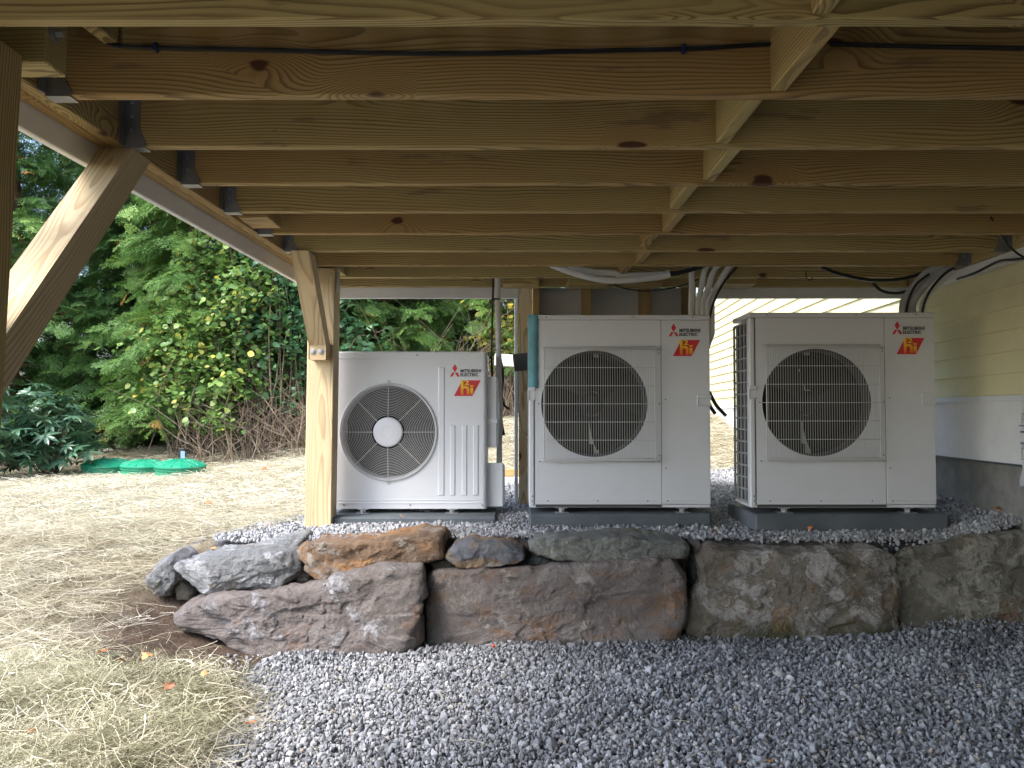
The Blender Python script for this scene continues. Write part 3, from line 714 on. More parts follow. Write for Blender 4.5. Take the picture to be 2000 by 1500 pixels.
# stub of 4x4 nailer beside the near post with a bolt, and the small blocks at the rim
lumber('nailer', (-1.60, 1.893, ZB+.07), (-1.018, 1.893, ZB+.07), .089, .14, deck)
m = MB(); m.tube([(-1.017, 1.875, ZB+.075), (-.992, 1.875, ZB+.075)], .0085, 6); m.tube([(-1.017, 1.875, ZB+.075), (-1.010, 1.875, ZB+.075)], .019, 12); m.build('bolt', M['zinc'], deck)
a = PX(122, 62, 1.95); b_ = PX(172, 112, 2.03)
lumber('blocking', (beamx(1.9)+.10, 1.70, ZB+.19), (beamx(2.03)+.165, 2.035, ZB+.165), .038, .09, deck)
for dd in (3.48, 4.70): lumber('blocking', (beamx(dd)+.003, dd, ZB+.05), (beamx(dd)+.125, dd, ZB+.05), .30 if dd > 4 else .2, .085, deck)
# far side scraps of framing above the stairs
for (p0, p1, y) in ((982, 1052, 5.10), (1108, 1186, 5.12), (1222, 1290, 5.10), (1398, 1470, 5.10)):
    a = PX(p0, 560, y); b_ = PX(p1, 560, y); lumber('blocking', (a.x, y, ZB+.006), (b_.x, y, ZB+.006), .19, .037, deck)
m = MB(); q = PX(653, 550, 4.66); m.box((-.931, 4.52, .64), (-.9285, 4.60, .762)); m.build('post_bracket', M['zinc'], deck)

# cable clipped on the second joist
m = MB(); yb = JD[13]-.007
pth = [PX(183, 54, yb-.02), PX(196, 72, yb), PX(222, 88, yb), PX(305, 93, yb), PX(520, 98, yb), PX(760, 104, yb), PX(960, 104, yb), PX(1180, 99, yb), PX(1335, 96, yb), PX(1440, 90, yb), PX(1512, 85, yb)]
m.tube(pth, .0058, 8, smooth_path=5); m.tube([PX(1622, 86, yb), PX(1800, 91, yb), PX(2080, 96, yb)], .0058, 8, smooth_path=5)
cb = m.build('cable', M['cable'], None, smooth=40); tag(cb, 'black cable stapled along the face of the second joist from the front', 'cable')
for px in (305, 1335):
    p = PX(px, 93 if px < 999 else 96, yb); m = MB(); m.bbox((p.x-.005, p.y-.009, p.z-.011), (p.x+.005, p.y+.006, p.z+.011), .002)
    m.build('staple', M['staple'], cb)

# ------------------------------------------------------------------ house
house = empty('house', (wallx(4), 4, -1.0), 'yellow clapboard house wall with white skirt board and concrete foundation', 'house')
Y0, Y1 = -7.0, 12.4
def along(z0, z1, off0, off1, th, name, mt, y0=Y0, y1=Y1, lean=0.):
    m = MB(); k = []
    for y in (y0, y1):
        x = wallx(y); k += [(x-off0, y, z0), (x-off1, y, z1), (x+th, y, z1), (x+th, y, z0)]
    m.add(k, [(0,4,5,1),(1,5,6,2),(2,6,7,3),(3,7,4,0),(0,1,2,3),(7,6,5,4)]); return m.build(name, M[mt], house)
along(-.24, 6.0, -.0, -.0, .15, 'wall', 'siding')
ex = .1055; zc = .085
i = 0
while zc < 5.9:
    cuts = [Y0, rng.uniform(-2, 1), rng.uniform(5.6, 8.8), Y1-.1]
    for a_, b2 in zip(cuts[:-1], cuts[1:]):
        along(zc, zc+ex+.012, .024, .008, .0, 'siding_board', 'siding', a_+.0008, b2-.0008)
    zc += ex; i += 1
along(-.245, .055, .034, .034, -.001, 'skirt_board', 'skirt')
along(.055, .083, .050, .040, -.001, 'water_table', 'skirt')
along(-1.6, -.262, -.012, -.012, .2, 'foundation', 'concrete')
m = MB(); x = wallx(Y1-.1); m.box((x-.045, Y1-.1, -.262), (x+.10, Y1+.002, 5.9)); m.build('corner_board', M['skirt'], house)
m = MB(); m.add([(wallx(Y0)-.45, Y0-.4, 5.75), (wallx(Y1)-.45, Y1+.4, 5.75), (wallx(Y1)+4, Y1+.4, 7.8), (wallx(Y0)+4, Y0-.4, 7.8), (wallx(Y0)-.45, Y0-.4, 5.9), (wallx(Y1)-.45, Y1+.4, 5.9), (wallx(Y1)+4, Y1+.4, 7.95), (wallx(Y0)+4, Y0-.4, 7.95)],
      [(0,3,2,1),(4,5,6,7),(0,1,5,4),(1,2,6,5),(2,3,7,6),(3,0,4,7)]); m.build('roof', M['compo'], house)
m = MB(); m.box((wallx(Y0)+.1, Y0, -1.6), (wallx(Y0)+5, Y0+.1, 6)); m.build('wall', M['siding'], house)
m = MB(); m.box((.35, -2.3, -1.6), (2.08, -2.12, 6)); m.build('wall', M['siding'], house)  # unseen wall behind the camera, added to hold light off the right side
# spigot and box on the sunlit part of the wall
p = PX(1424, 696, 9.6); xx = wallx(9.6)-.024
m = MB(); m.bbox((xx-.02, 9.54, p.z-.05), (xx, 9.66, p.z+.05), .004); m.tube([(xx, 9.6, p.z), (xx-.08, 9.6, p.z), (xx-.10, 9.6, p.z-.05)], .014, 8); m.tube([(xx-.06, 9.6, p.z), (xx-.06, 9.6, p.z+.05)], .008, 6); m.lathe([(.001, 0), (.03, 0), (.03, .008), (.001, .008)], (xx-.06, 9.6, p.z+.05), 10)
tag(m.build('spigot', M['zinc'], None, smooth=40), 'outdoor tap on the bright yellow siding beyond the deck', 'tap')
p = PX(1425, 762, 9.0); xx = wallx(9.0)-.024
m = MB(); m.bbox((xx-.07, 8.7, p.z-.11), (xx, 9.15, p.z+.13), .006); m.bbox((xx-.078, 8.72, p.z-.09), (xx-.0705, 9.13, p.z+.11), .003)
tag(m.build('utility_box', M['skirt'], None), 'white utility box low on the bright siding beyond the deck', 'utility box')

# ------------------------------------------------------------------ stairs beyond the deck
st = empty('deck_stairs', (.65, 7.3, -.57), 'timber stairs going down to the yard behind the outdoor units', 'stairs')
rise, run = .184, .27; ztop = 1.03; ys = 5.29
def stringer(x, mt='wood', t=.038, name='stringer', drop=0):
    prof = [(ys, ztop-.09)]; z = ztop-rise
    pts = []
    for k in range(7):
        pts += [(ys+run*k, ztop-.03-rise*k-rise), (ys+run*(k+1), ztop-.03-rise*k-rise)]
    pts = [(ys, ztop-.03-rise)]+pts[1:]
    pts += [(ys+run*7, ztop-rise*8-.12), (ys+run*6.6, ztop-rise*8-.14), (ys, ztop-rise-.36)]
    m = MB(); n = len(pts)
    Mx = Matrix.Translation((x, ys, 0)) @ Matrix.Rotation(R(90), 4, 'Z')
    inv = Mx.inverted(); vs = [inv @ Vector((x+s*t/2, y, z)) for s in (-1, 1) for y, z in pts]
    m.add(vs, [tuple(range(n)), tuple(range(n, 2*n))[::-1]]+[((i+1)%n, i, n+i, n+(i+1)%n) for i in range(n)]); return m.build(name, M[mt], st, Mx)
for x in (.150, .47, .84, 1.12): stringer(x)
for k in range(8):
    y = ys+run*k; z = ztop-.03-rise*k
    lumber('riser', (.13, y+.010, z-rise/2-.002), (1.20, y+.010, z-rise/2-.002), .019, rise-.006, st, 'pvc')
    if k < 7:
        for q in range(2): lumber('tread', (.13, y+.02+.135*q+.07, z-rise+.014), (1.235, y+.02+.135*q+.07, z-rise+.014), .128, .026, st, 'compo')
m = MB(); pts = [(ys+.005, ztop-rise-.02), (ys+run*7, ztop-rise*8+.02), (ys+run*7, ztop-rise*8-.10), (ys+.005, ztop-rise-.36)]
for x in (1.245, ):
    vs = [Vector((x+s*.011, y, z)) for s in (-1, 1) for y, z in pts]; m.add(vs, [(0,1,2,3),(7,6,5,4),(1,0,4,5),(2,1,5,6),(3,2,6,7),(0,3,7,4)])
m.build('side_board', M['pvc'], st)
lumber('post', (.086, 5.37, -.62), (.083, 5.37, .98), .085, .085, st, 'post', up=(0,-1,0))
lumber('post_sleeve', (.026, 5.37, -.60), (.026, 5.37, .98), .022, .09, st, 'pvc', up=(0,-1,0))
p0 = PX(966, 697, 6.1); p1 = PX(1006, 703, 6.1)
lumber('rail', (p0.x, 6.1, p0.z-.02), (.03, 6.1, p0.z-.03), .03, .085, st, 'pvc')
p0 = PX(1003, 709, 5.22); lumber('tread_end', (p0.x, 5.235, p0.z), (p0.x+.14, 5.235, p0.z+.016), .14, .10, st, 'compo', label='dark grey board end sticking out beside the post')
lumber('sill_board', (-.12, 6.9, -.545), (.42, 6.9, -.545), .09, .05, st, 'pvc'); lumber('sill_board', (-.10, 6.98, -.49), (.42, 6.98, -.49), .038, .06, st, 'wood')

# ------------------------------------------------------------------ outdoor units
def text_mesh(body, size, bold=.0, xs=1., shear=0., ext=.0006):
    cu = bpy.data.curves.new('t', 'FONT'); cu.body = body; cu.size = size; cu.offset = bold; cu.extrude = ext; cu.shear = shear; cu.resolution_u = 3
    o = bpy.data.objects.new('t', cu); COL.objects.link(o); dg = bpy.context.evaluated_depsgraph_get()
    me = bpy.data.meshes.new_from_object(o.evaluated_get(dg)); COL.objects.unlink(o); bpy.data.objects.remove(o)
    w_ = max(v.co.x for v in me.vertices)-min(v.co.x for v in me.vertices)
    return me, w_
def lettering(name, body, x, z, width, height, matl, parent, y=-.0015, bold=.0, shear=0.):
    me, w_ = text_mesh(body, 1., bold, shear=shear, ext=.012)
    hs = [v.co.y for v in me.vertices]; xs_ = [v.co.x for v in me.vertices]; h0, h1 = min(hs), max(hs); x0 = min(xs_)
    for v in me.vertices: v.co.x = (v.co.x-x0)*width/w_; v.co.y = (v.co.y-h0)*height/(h1-h0); v.co.z *= .04
    me.name = name; me.materials.clear(); me.materials.append(matl)
    o = bpy.data.objects.new(name, me)
    return link(o, parent, WM[parent.name] @ Matrix.Translation((x, y, z)) @ Matrix.Rotation(R(90), 4, 'X'))
def logo(root, x, z, k=1.):
    """x,z of the lower left corner of the three diamonds; sizes in metres for k=1"""
    m = MB(); c = .054*k; s = c/4; hh = s*math.sqrt(3)
    cx = x+c/2; cz = z+hh
    m.prism([(cx, cz), (cx+s, cz+hh), (cx, cz+2*hh), (cx-s, cz+hh)][::1], -.0012, .0003)
    m.prism([(cx, cz), (cx-s, cz-hh), (cx-3*s+s, cz-hh), (cx-s, cz)][::1] and [(cx, cz), (cx-s, cz), (cx-2*s, cz-hh), (cx-.0, cz-hh)] and [(cx-.0005, cz-.0005), (cx-s-.0005-s*.0, cz-.0005), (cx-2*s-.0005, cz-hh), (cx-s*.0-s, cz-hh)], -.0012, .0003)
    m.prism([(cx+.0005, cz-.0005), (cx+s, cz-hh), (cx+2*s+.0005, cz-hh), (cx+s+.0005, cz-.0005)], -.0012, .0003)
    m.build('diamond_emblem', M['red'], root, WM[root.name])
    lettering('lettering', 'MITSUBISHI', x+.058*k, z+.0235*k, .113*k, .0178*k, M['ink'], root, bold=.028)
    lettering('lettering', 'ELECTRIC', x+.058*k, z+.0015*k, .098*k, .0178*k, M['ink'], root, bold=.028)
    a = x+.022*k; zt = z-.020*k; zb = zt-.087*k
    m = MB(); m.prism([(a, zb), (a+.102*k, zb), (a+.148*k, zt), (a+.046*k, zt)], -.0012, .0003); bd = m.build('red_badge', M['red'], root, WM[root.name])
    hp = [(0,0),(.014,0),(.014,.027),(.018,.034),(.028,.034),(.033,.028),(.033,0),(.047,0),(.047,.033),(.042,.042),(.030,.047),(.014,.046),(.014,.079),(0,.079)]
    mm = MB(); mm.prism([(a+(.038+u)*k, zb+(.008+v_)*k) for u, v_ in hp], -.0028, -.0013); mm.build('badge_letter', M['yelz'], bd, WM[root.name])
    lettering('badge_letter', '2', a+.058*k, zb+.060*k, .026*k, .027*k, M['yel'], bd, y=-.0022, bold=.03)
    mm = MB(); mm.box((a+.0905*k, -.0028, zb+.008*k), (a+.106*k, -.0013, zb+.045*k)); mm.build('badge_letter', M['yelz'], bd, WM[root.name])
    mm = MB(); mm.box((a+.088*k, -.0028, zb+.0495*k), (a+.107*k, -.0013, zb+.0585*k)); mm.build('badge_stroke', M['yelz'], bd, WM[root.name])
def hole_panel(m, x0, x1, z0, z1, cx, cz, r, y, n=72):
    ang = sorted(set([2*math.pi*k/n for k in range(n)]+[math.atan2(z-cz, x-cx) % (2*math.pi) for x in (x0, x1) for z in (z0, z1)]))
    ins, outs = [], []
    for a in ang:
        c, s = math.cos(a), math.sin(a); ins.append((cx+r*c, y, cz+r*s))
        tx = ((x1-cx)/c if c > 1e-9 else (x0-cx)/c if c < -1e-9 else 1e9); tz = ((z1-cz)/s if s > 1e-9 else (z0-cz)/s if s < -1e-9 else 1e9); t = min(tx, tz)
        outs.append((cx+t*c, y, cz+t*s))
    n = len(ang); m.add(ins+outs, [(i, n+i, n+(i+1)%n, (i+1)%n) for i in range(n)])
def screws(pts, root, y=-.001, r=.0048):
    m = MB()
    for x, z in pts: m.lathe([(.0005, -.0022), (r*.7, -.002), (r, 0)], (x, y, z), 10, 'y')
    return m.build('screws', M['screw'], root, WM[root.name], smooth=40)
def fan(root, cx, cz, rad, y, nb=3, tilt=.5, mt='fan', phase=0.):
    m = MB()
    for k in range(nb):
        vs = []; nr, na = 7, 8
        for i in range(nr+1):
            rr = rad*(.26+.70*i/nr)
            for j in range(na+1):
                t = j/na; a = phase+2*math.pi*k/nb+t*(1.45-.25*i/nr)+.25*(i/nr)
                vs.append((cx+rr*math.cos(a), y+.05-.10*t+.02*math.sin(t*3.1), cz+rr*math.sin(a)))
        nv = len(vs); vs += [(a_, b_+.004, c_) for a_, b_, c_ in vs]
        f = [(i*(na+1)+j, (i+1)*(na+1)+j, (i+1)*(na+1)+j+1, i*(na+1)+j+1) for i in range(nr) for j in range(na)]
        f += [tuple(q+nv for q in p[::-1]) for p in f]
        m.add(vs, f)
    m.lathe([(.0005, -.05), (rad*.16, -.048), (rad*.24, -.02), (rad*.26, .06)], (cx, y, cz), 24, 'y')
    return m.build('fan', M[mt], root, WM[root.name], smooth=40)
def foot(root, x, z0, z1, yf=-.012, yb=.05, mt='zinc'):
    m = MB(); m.bbox((x-.036, yf-.028, z0), (x+.036, yf+.05, z0+.004), .001); m.bbox((x-.014, yf+.006, z0+.004), (x+.014, yf+.020, z1), .001)
    m.bbox((x-.028, yf+.004, z1-.006), (x+.028, yf+.05, z1-.001), .001); m.tube([(x, yf-.002, z0+.004), (x, yf-.002, z0+.012)], .008, 6); m.tube([(x, yf-.002, z0+.012), (x, yf-.002, z0+.022)], .004, 6)
    return m.build('foot', M[mt], root, WM[root.name])
def rounded_shell(W_, D_, Ht, r, n=6):
    """plan outline from front-left tangent point round the back to the front-right one"""
    pts = []
    def arc(cx, cy, a0, a1):
        for k in range(n+1):
            a = a0+(a1-a0)*k/n; pts.append((cx+r*math.cos(a), cy+r*math.sin(a)))
    arc(r, r, R(270), R(180)); arc(r, D_-r, R(180), R(90)); arc(W_-r, D_-r, R(90), R(0)); arc(W_-r, r, R(0), R(-90)); return pts

def unit_small(loc):
    root = empty('heat_pump_unit', loc, 'smaller white outdoor heat pump with round ringed fan grille next to the timber post', 'heat pump', 'outdoor heat pump units under the deck')
    W_, D_, Ht = .846, .33, .868; r = .022; m = MB()
    pts = rounded_shell(W_, D_, Ht, r); n = len(pts)
    prof = [(0, 0)]
    vs = [(x, y, 0) for x, y in pts]+[(x, y, Ht-.008) for x, y in pts]
    k = .985
    inset = lambda x, y, q: (min(max(x, q), W_-q), min(max(y, q), D_-q))
    vs += [(*inset(x, y, .004), Ht-.002) for x, y in pts]+[(*inset(x, y, .011), Ht) for x, y in pts]
    fs = [(j*n+i, j*n+i+1, (j+1)*n+i+1, (j+1)*n+i)[::-1] for j in range(3) for i in range(n-1)]+[tuple(range(3*n, 4*n))[::-1], tuple(range(n))]
    fs += [(j*n+n-1, j*n, (j+1)*n, (j+1)*n+n-1)[::-1] for j in (1, 2)]
    m.add(vs, fs)
    cx, cz, rr = .304, .422, .262
    hole_panel(m, r, W_-r, 0, Ht-.008, cx, cz, rr, 0)
    body = m.build('casing', M['acw1'], root, WM[root.name], smooth=35)
    m = MB(); m.lathe([(rr+.0, 0), (rr-.006, .004), (rr-.009, .02), (rr-.012, .09)], (cx, 0, cz), 64, 'y'); m.build('shroud', M['acw1'], root, WM[root.name], smooth=40)
    m = MB(); m.box((.03, .245, .03), (W_-.2, .25, Ht-.03)); m.build('coil', M['coil'], root, WM[root.name])
    m = MB(); m.lathe([(rr+.02, .09), (rr+.02, .244)], (cx, 0, cz), 48, 'y'); m.build('fan_chamber', M['fan'], root, WM[root.name])
    fan(root, cx, cz, rr*.97, .12, 3, mt='fan', phase=.9)
    m = MB(); N = 20
    for i in range(N+1):
        q = .094+(rr+.004-.094)*i/N; m.torus((cx, -.006-.020*math.cos(min(1, (q/rr))*1.35), cz), q, .00125, 72, 5)
    m.torus((cx, -.004, cz), rr+.006, .0032, 72, 6)
    for k in range(8):
        a = k*math.pi/4; pp = []
        for j in range(7):
            q = .075+(rr+.008-.075)*j/6; pp.append((cx+q*math.cos(a), -.008-.021*math.cos(min(1, q/rr)*1.35), cz+q*math.sin(a)))
        m.tube(pp, .0019, 6)
    for a in (90, 270): m.torus((cx+(rr+.016)*math.cos(R(a)), -.003, cz+(rr+.016)*math.sin(R(a))), .008, .0025, 14, 5)
    g = m.build('fan_grille', M['grille'], root, WM[root.name], smooth=60); tag(g, kind='stuff')
    m = MB(); m.lathe([(.0005, -.033), (.030, -.033), (.032, -.0315), (.034, -.033), (.066, -.032), (.076, -.029), (.082, -.022), (.082, -.014), (.0005, -.014)], (cx, 0, cz), 48, 'y'); m.build('grille_hub', M['acw1'], root, WM[root.name], smooth=30)
    for (a, b, z0, z1) in ((.577, .613, .072, .782), (.643, .673, .072, .462), (.708, .738, .072, .462), (.771, .801, .072, .462)):
        m = MB(); m.add([(a, 0, z0), (b, 0, z0), (b, 0, z1), (a, 0, z1), (a+.005, -.0045, z0+.005), (b-.005, -.0045, z0+.005), (b-.005, -.0045, z1-.005), (a+.005, -.0045, z1-.005)], [(4,5,6,7),(0,1,5,4),(1,2,6,5),(2,3,7,6),(3,0,4,7)]); m.build('raised_rib', M['acw1'], root, WM[root.name])
    m = MB(); m.bbox((.03, -.003, .028), (W_-.03, .001, .034), .001); m.bbox((.02, -.0025, .046), (W_-.02, .001, .049), .001); m.bbox((.014, -.002, Ht-.040), (W_-.014, .001, Ht-.037), .0008); m.build('lip', M['acw1'], root, WM[root.name])
    screws([(.06, .02), (.425, .02), (.822, .02), (.46, Ht-.02)], root)
    # service covers on the right side
    def cover(pl, x1, y0, y1, nm):
        m = MB(); c = len(pl); k = .012
        base = [(W_-.001, y, z) for y, z in pl]; mid = [(W_+x1-k, y, z) for y, z in pl]
        cy = sum(p[0] for p in pl)/c; cz_ = sum(p[1] for p in pl)/c
        top = [(W_+x1, y-math.copysign(k, y-cy), z-math.copysign(k, z-cz_)) for y, z in pl]
        m.add(base+mid+top, [(j*c+i, j*c+(i+1)%c, (j+1)*c+(i+1)%c, (j+1)*c+i) for j in (0, 1) for i in range(c)]+[tuple(range(2*c, 3*c))]); return m.build(nm, M['acw1'], root, WM[root.name])
    cover([(.05, .008), (.25, .008), (.27, .04), (.27, .205), (.22, .235), (.05, .25)], .098, 0, 0, 'valve_cover')
    cover([(.05, .335), (.25, .335), (.26, .36), (.26, .66), (.20, .70), (.05, .73)], .062, 0, 0, 'terminal_cover')
    cover([(.03, .47), (.20, .47), (.20, .485), (.03, .495)], .068, 0, 0, 'grip_lip')
    m = MB()
    for k in range(16): m.bbox((W_+.058, .06, .45+k*.0105), (W_+.070, .065, .4545+k*.0105), .0005)
    tag(m.build('cover_ribs', M['acw1'], root, WM[root.name]), kind='stuff')
    for x in (.165, .655): foot(root, x, -.022, .001)
    logo(root, .642, .728, 1.)
    return root
def unit_large(loc, label):
    root = empty('heat_pump_unit', loc, label, 'heat pump', 'outdoor heat pump units under the deck')
    W_, D_, Ht = .95, .33, 1.005; Wm = WM[root.name]; top = .026
    m = MB(); xl = .030; xs_ = .694     # left corner post, service panel seam
    cx, cz, rr = .343, .538, .279
    hole_panel(m, xl+.0015, xs_-.0012, .012, Ht-top-.0015, cx, cz, rr, 0)
    m.build('front_panel', M['acw'], root, Wm)
    m = MB(); m.lathe([(rr, 0), (rr-.004, .003), (rr-.008, .02), (rr-.010, .10)], (cx, 0, cz), 72, 'y'); m.build('shroud', M['shroud'], root, Wm, smooth=40)
    m = MB(); m.bbox((xs_+.0012, 0, .012), (W_, D_, Ht-top-.0015), .003); sp_ = m.build('service_panel', M['acw'], root, Wm)
    m = MB(); m.bbox((0, .0, 0), (xl-.001, .05, Ht-top-.0015), .006); m.box((xl-.001, .006, .012), (xs_+.0012, .010, .014)); m.build('corner_post', M['acw'], root, Wm)
    m = MB(); m.bbox((-.002, -.003, Ht-top), (W_+.002, D_, Ht), .004); m.build('top_cover', M['acw'], root, Wm)
    m = MB(); m.box((.004, .004, -.004), (W_-.004, D_-.002, .010)); m.build('base_pan', M['acw'], root, Wm)
    m = MB(); m.box((xl+.004, .0, -.002), (xs_, .003, .012)); m.box((xl-.001, .003, .012), (xl+.002, .02, Ht-top)); m.box((xs_-.002, .002, .012), (xs_+.002, .02, Ht-top)); m.box((.002, .003, Ht-top-.002), (W_-.002, .02, Ht-top)); m.build('seams', M['seam'], root, Wm)
    # pressed lip above the base
    m = MB(); m.bbox((xs_+.02, -.003, .028), (W_-.02, .001, .033), .001); m.bbox((.02, -.0015, .028), (xs_-.02, .001, .031), .0006); m.build('lip', M['acw'], root, Wm)
    m = MB(); m.box((.03, .285, .02), (xs_+.2, .29, Ht-top-.01)); m.box((.012, .05, .02), (.016, .32, Ht-top-.01)); m.build('coil', M['coil'], root, Wm)
    m = MB(); m.box((xs_-.004, .1, .02), (xs_, .29, Ht-top-.02)); m.box((.02, .1, .012), (xs_, .29, .016)); m.build('bulkhead', M['black'], root, Wm)
    fn = fan(root, cx, cz, rr*.95, .15, 3, mt='black', phase=.4)
    m = MB(); m.bbox((cx-.012+.03, .235, .02), (cx+.018+.03, .25, Ht-.05), .002); m.bbox((cx-.03+.02, .20, cz-.22), (cx+.04, .235, cz-.10), .004); m.bbox((cx-.02, .20, cz+.17), (cx+.04, .22, cz+.185), .002); m.build('motor_bracket', M['bracket'], root, Wm)
    # wire guard
    gx0, gx1, gz0, gz1 = .066, .668, .232, .842; m = MB(); yf = -.034; wr = .00115; N = 46
    for i in range(N):
        x = gx0+.022+(gx1-gx0-.044)*i/(N-1); m.tube([(x, -.002, gz0+.004), (x, yf+.006, gz0+.006), (x, yf, gz0+.014), (x, yf, gz1-.014), (x, yf+.006, gz1-.006), (x, -.002, gz1-.004)], wr, 5, cap=False)
    hz = [gz0+.006, gz0+.022]+[gz0+.022+(gz1-gz0-.044)*k/6 for k in range(1, 6)]+[gz1-.022, gz1-.006]
    for z in hz:
        m.tube([(gx0+.002, -.002, z), (gx0+.004, yf+.008, z), (gx0+.014, yf-.003, z), (gx1-.014, yf-.003, z), (gx1-.004, yf+.008, z), (gx1-.002, -.002, z)], .0016, 5, cap=False)
    for (xa, xb_, za, zb_) in ((gx0+.012, gx0+.012, gz0+.012, gz1-.012), (gx1-.012, gx1-.012, gz0+.012, gz1-.012), (gx0+.012, gx1-.012, gz0+.012, gz0+.012), (gx0+.012, gx1-.012, gz1-.012, gz1-.012)):
        m.tube([(xa, yf, za), (xb_, yf, zb_)], .0032, 6)
    g = m.build('wire_guard', M['grille'], root, Wm, smooth=60); tag(g, kind='stuff')
    screws([(gx0-.010, gz0+.004), (gx1+.014, gz0+.004), (gx1+.014, gz0+.035), (gx1+.014, gz1-.02), (gx1+.014, gz1-.04), (gx0-.014, cz), (gx1+.016, cz), (.10, .030), (.36, .030), (.62, .030), (xs_+.03, .030), (.018, .055), (.018, .03), (xs_+.022, .20), (xs_+.022, .56), (.09, Ht-.012), (.55, Ht-.012), (.86, Ht-.012)], root, y=-.003, r=.0042)
    # grips
    def grip(x0, x1, z0, z1):
        m = MB(); m.bbox((x0, -.010, z1-.020), (x1, .03, z1), .003); m.bbox((x0, -.006, z0), (x0+.006, .02, z1-.018), .002); m.bbox((x0, -.010, z0), (x1, .02, z0+.006), .002); m.box((x0+.004, -.0015, z0+.004), (x1-.002, .0, z1-.018))
        m.build('grip', M['acw'], root, Wm)
    grip(W_-.068, W_+.005, .525, .585); grip(-.006, .034, .555, .625)
    # open left side with the finned coil behind a moulded grid
    m = MB(); z0, z1, nr = .02, Ht-top-.02, 15
    for y in (.05, .115, .19, .262, .325): m.bbox((-.001, y-.0045, z0), (.010, y+.0045, z1), .001)
    for k in range(nr+1):
        z = z0+(z1-z0)*k/nr; m.bbox((.0, .05, z-.005), (.009, D_-.002, z+.005), .001)
    sg = m.build('side_grid', M['coilg'], root, Wm)
    for x in (.17, .80): foot(root, x, -.030, -.002, mt='zinc')
    logo(root, .735, .892, .97)
    return root
u1 = unit_small((-.985, 4.74, -.530))
u2 = unit_large((.089, 4.50, -.492), 'white heat pump with teal film on its left edge standing between the other two')
u3 = copy_tree(u2); u3.matrix_basis = Matrix.Translation((1.200, 4.33, -.474)) @ Matrix.Diagonal((.985, .95, .975, 1)); WM[u3.name] = u3.matrix_basis.copy()
u3['label'] = 'white heat pump nearest the yellow house wall with its gridded left side showing'
m = MB(); h0, h1 = .620, 1.0062; sg = 14
vs = []; fs = []
for i in range(sg+1):
    z = h0+(h1-h0)*i/sg; wv = .0015*math.sin(i*1.7); vs += [(-.0045, .03, z), (-.0045, -.0048-wv*.3, z), (.02, -.0062+wv*.5, z), (.048+.002*math.sin(i*2.1), -.0055-wv*.6, z)]
fs = [(i*4+k, i*4+k+1, i*4+k+5, i*4+k+4) for i in range(sg) for k in range(3)]
m.add(vs, fs); fl = m.build('protective_film', M['film'], u2, WM[u2.name], smooth=60)
md = fl.modifiers.new('thick', 'SOLIDIFY'); md.thickness = .0006; md.offset = 1
def pad(x0, x1, y0, y1, z1, label, yaw=0):
    m = MB(); th = .085; e = .008; m.bbox((x0, y0, z1-th), (x1, y1, z1), e)
    o = m.build('equipment_pad', M['pad'], None, smooth=None); return tag(o, label, 'pad', 'grey pads under the heat pumps')
pad(-1.03, -.085, 4.54, 5.12, -.5525, 'grey composite pad under the smaller heat pump beside the timber post')
pad(.090, 1.018, 4.40, 4.95, -.522, 'grey composite pad under the middle heat pump with teal film')
pad(1.20, 2.155, 4.25, 4.80, -.503, 'grey composite pad under the heat pump nearest the house')

# ------------------------------------------------------------------ line sets and cables
def line(pts, r, mt, label, cat, group=None, name='insulated_pipe', k=6):
    m = MB(); m.tube(pts, r, 10, smooth_path=k); return tag(m.build(name, M[mt], None, smooth=50), label, cat, group)
GP = 'white insulated refrigerant pipes'; GC = 'black cables under the deck'
line([PX(972, 470, 4.98), PX(972, 560, 4.98), PX(973, 620, 4.98), PX(974, 700, 4.98), PX(976, 800, 4.98), PX(975, 905, 5.0)], .0165, 'foam', 'white insulated pipe rising beside the smaller heat pump', 'pipe', GP)
line([PX(963, 500, 4.96), PX(963, 560, 4.95), PX(961, 640, 4.95), PX(960, 690, 4.95), PX(962, 760, 4.99)], .006, 'cable', 'black cable hanging straight down beside the white pipe behind the smaller unit', 'cable', GC, 'cable')
line([PX(977, 702, 5.02), PX(982, 735, 5.0), PX(977, 790, 5.0), PX(980, 830, 5.0), PX(984, 850, 5.0)], .0095, 'cable', 'thick black cable loop end hanging by the terminal cover of the smaller unit', 'cable', GC, 'cable')
line([PX(980, 775, 5.02), PX(984, 790, 5.02), PX(995, 800, 5.02)], .007, 'cable', 'short black cable tail pointing away from the smaller unit', 'cable', GC, 'cable')
m = MB(); p = PX(968, 585, 4.97)
for zz in (0,): m.lathe([(.028, -.004), (.0285, 0), (.028, .004)], (p.x, p.y, p.z), 14)
tag(m.build('cable_tie', M['cable'], None), 'black tie holding cable and white pipe together', 'cable tie')
for i, (xb, xt, yt) in enumerate(((1350, 1353, 525), (1364, 1378, 525), (1374, 1396, 526), (1384, 1420, 527))):
    line([PX(xb, 622, 4.86-.02*i), PX(xb, 590, 4.86-.02*i), PX((xb*.55+xt*.45), 560, 4.84), PX(xt, yt, 4.82), PX(xt+26, 500, 4.80)], .0165, 'foam', ['first', 'second', 'third', 'fourth'][i]+' from the left of four white pipes curving up behind the middle unit', 'pipe', GP)
line([PX(1386, 622, 4.76), PX(1394, 590, 4.76), PX(1412, 555, 4.76), PX(1432, 530, 4.76), PX(1450, 505, 4.76)], .007, 'cable', 'black cable running up in front of the four white pipes', 'cable', GC, 'cable')
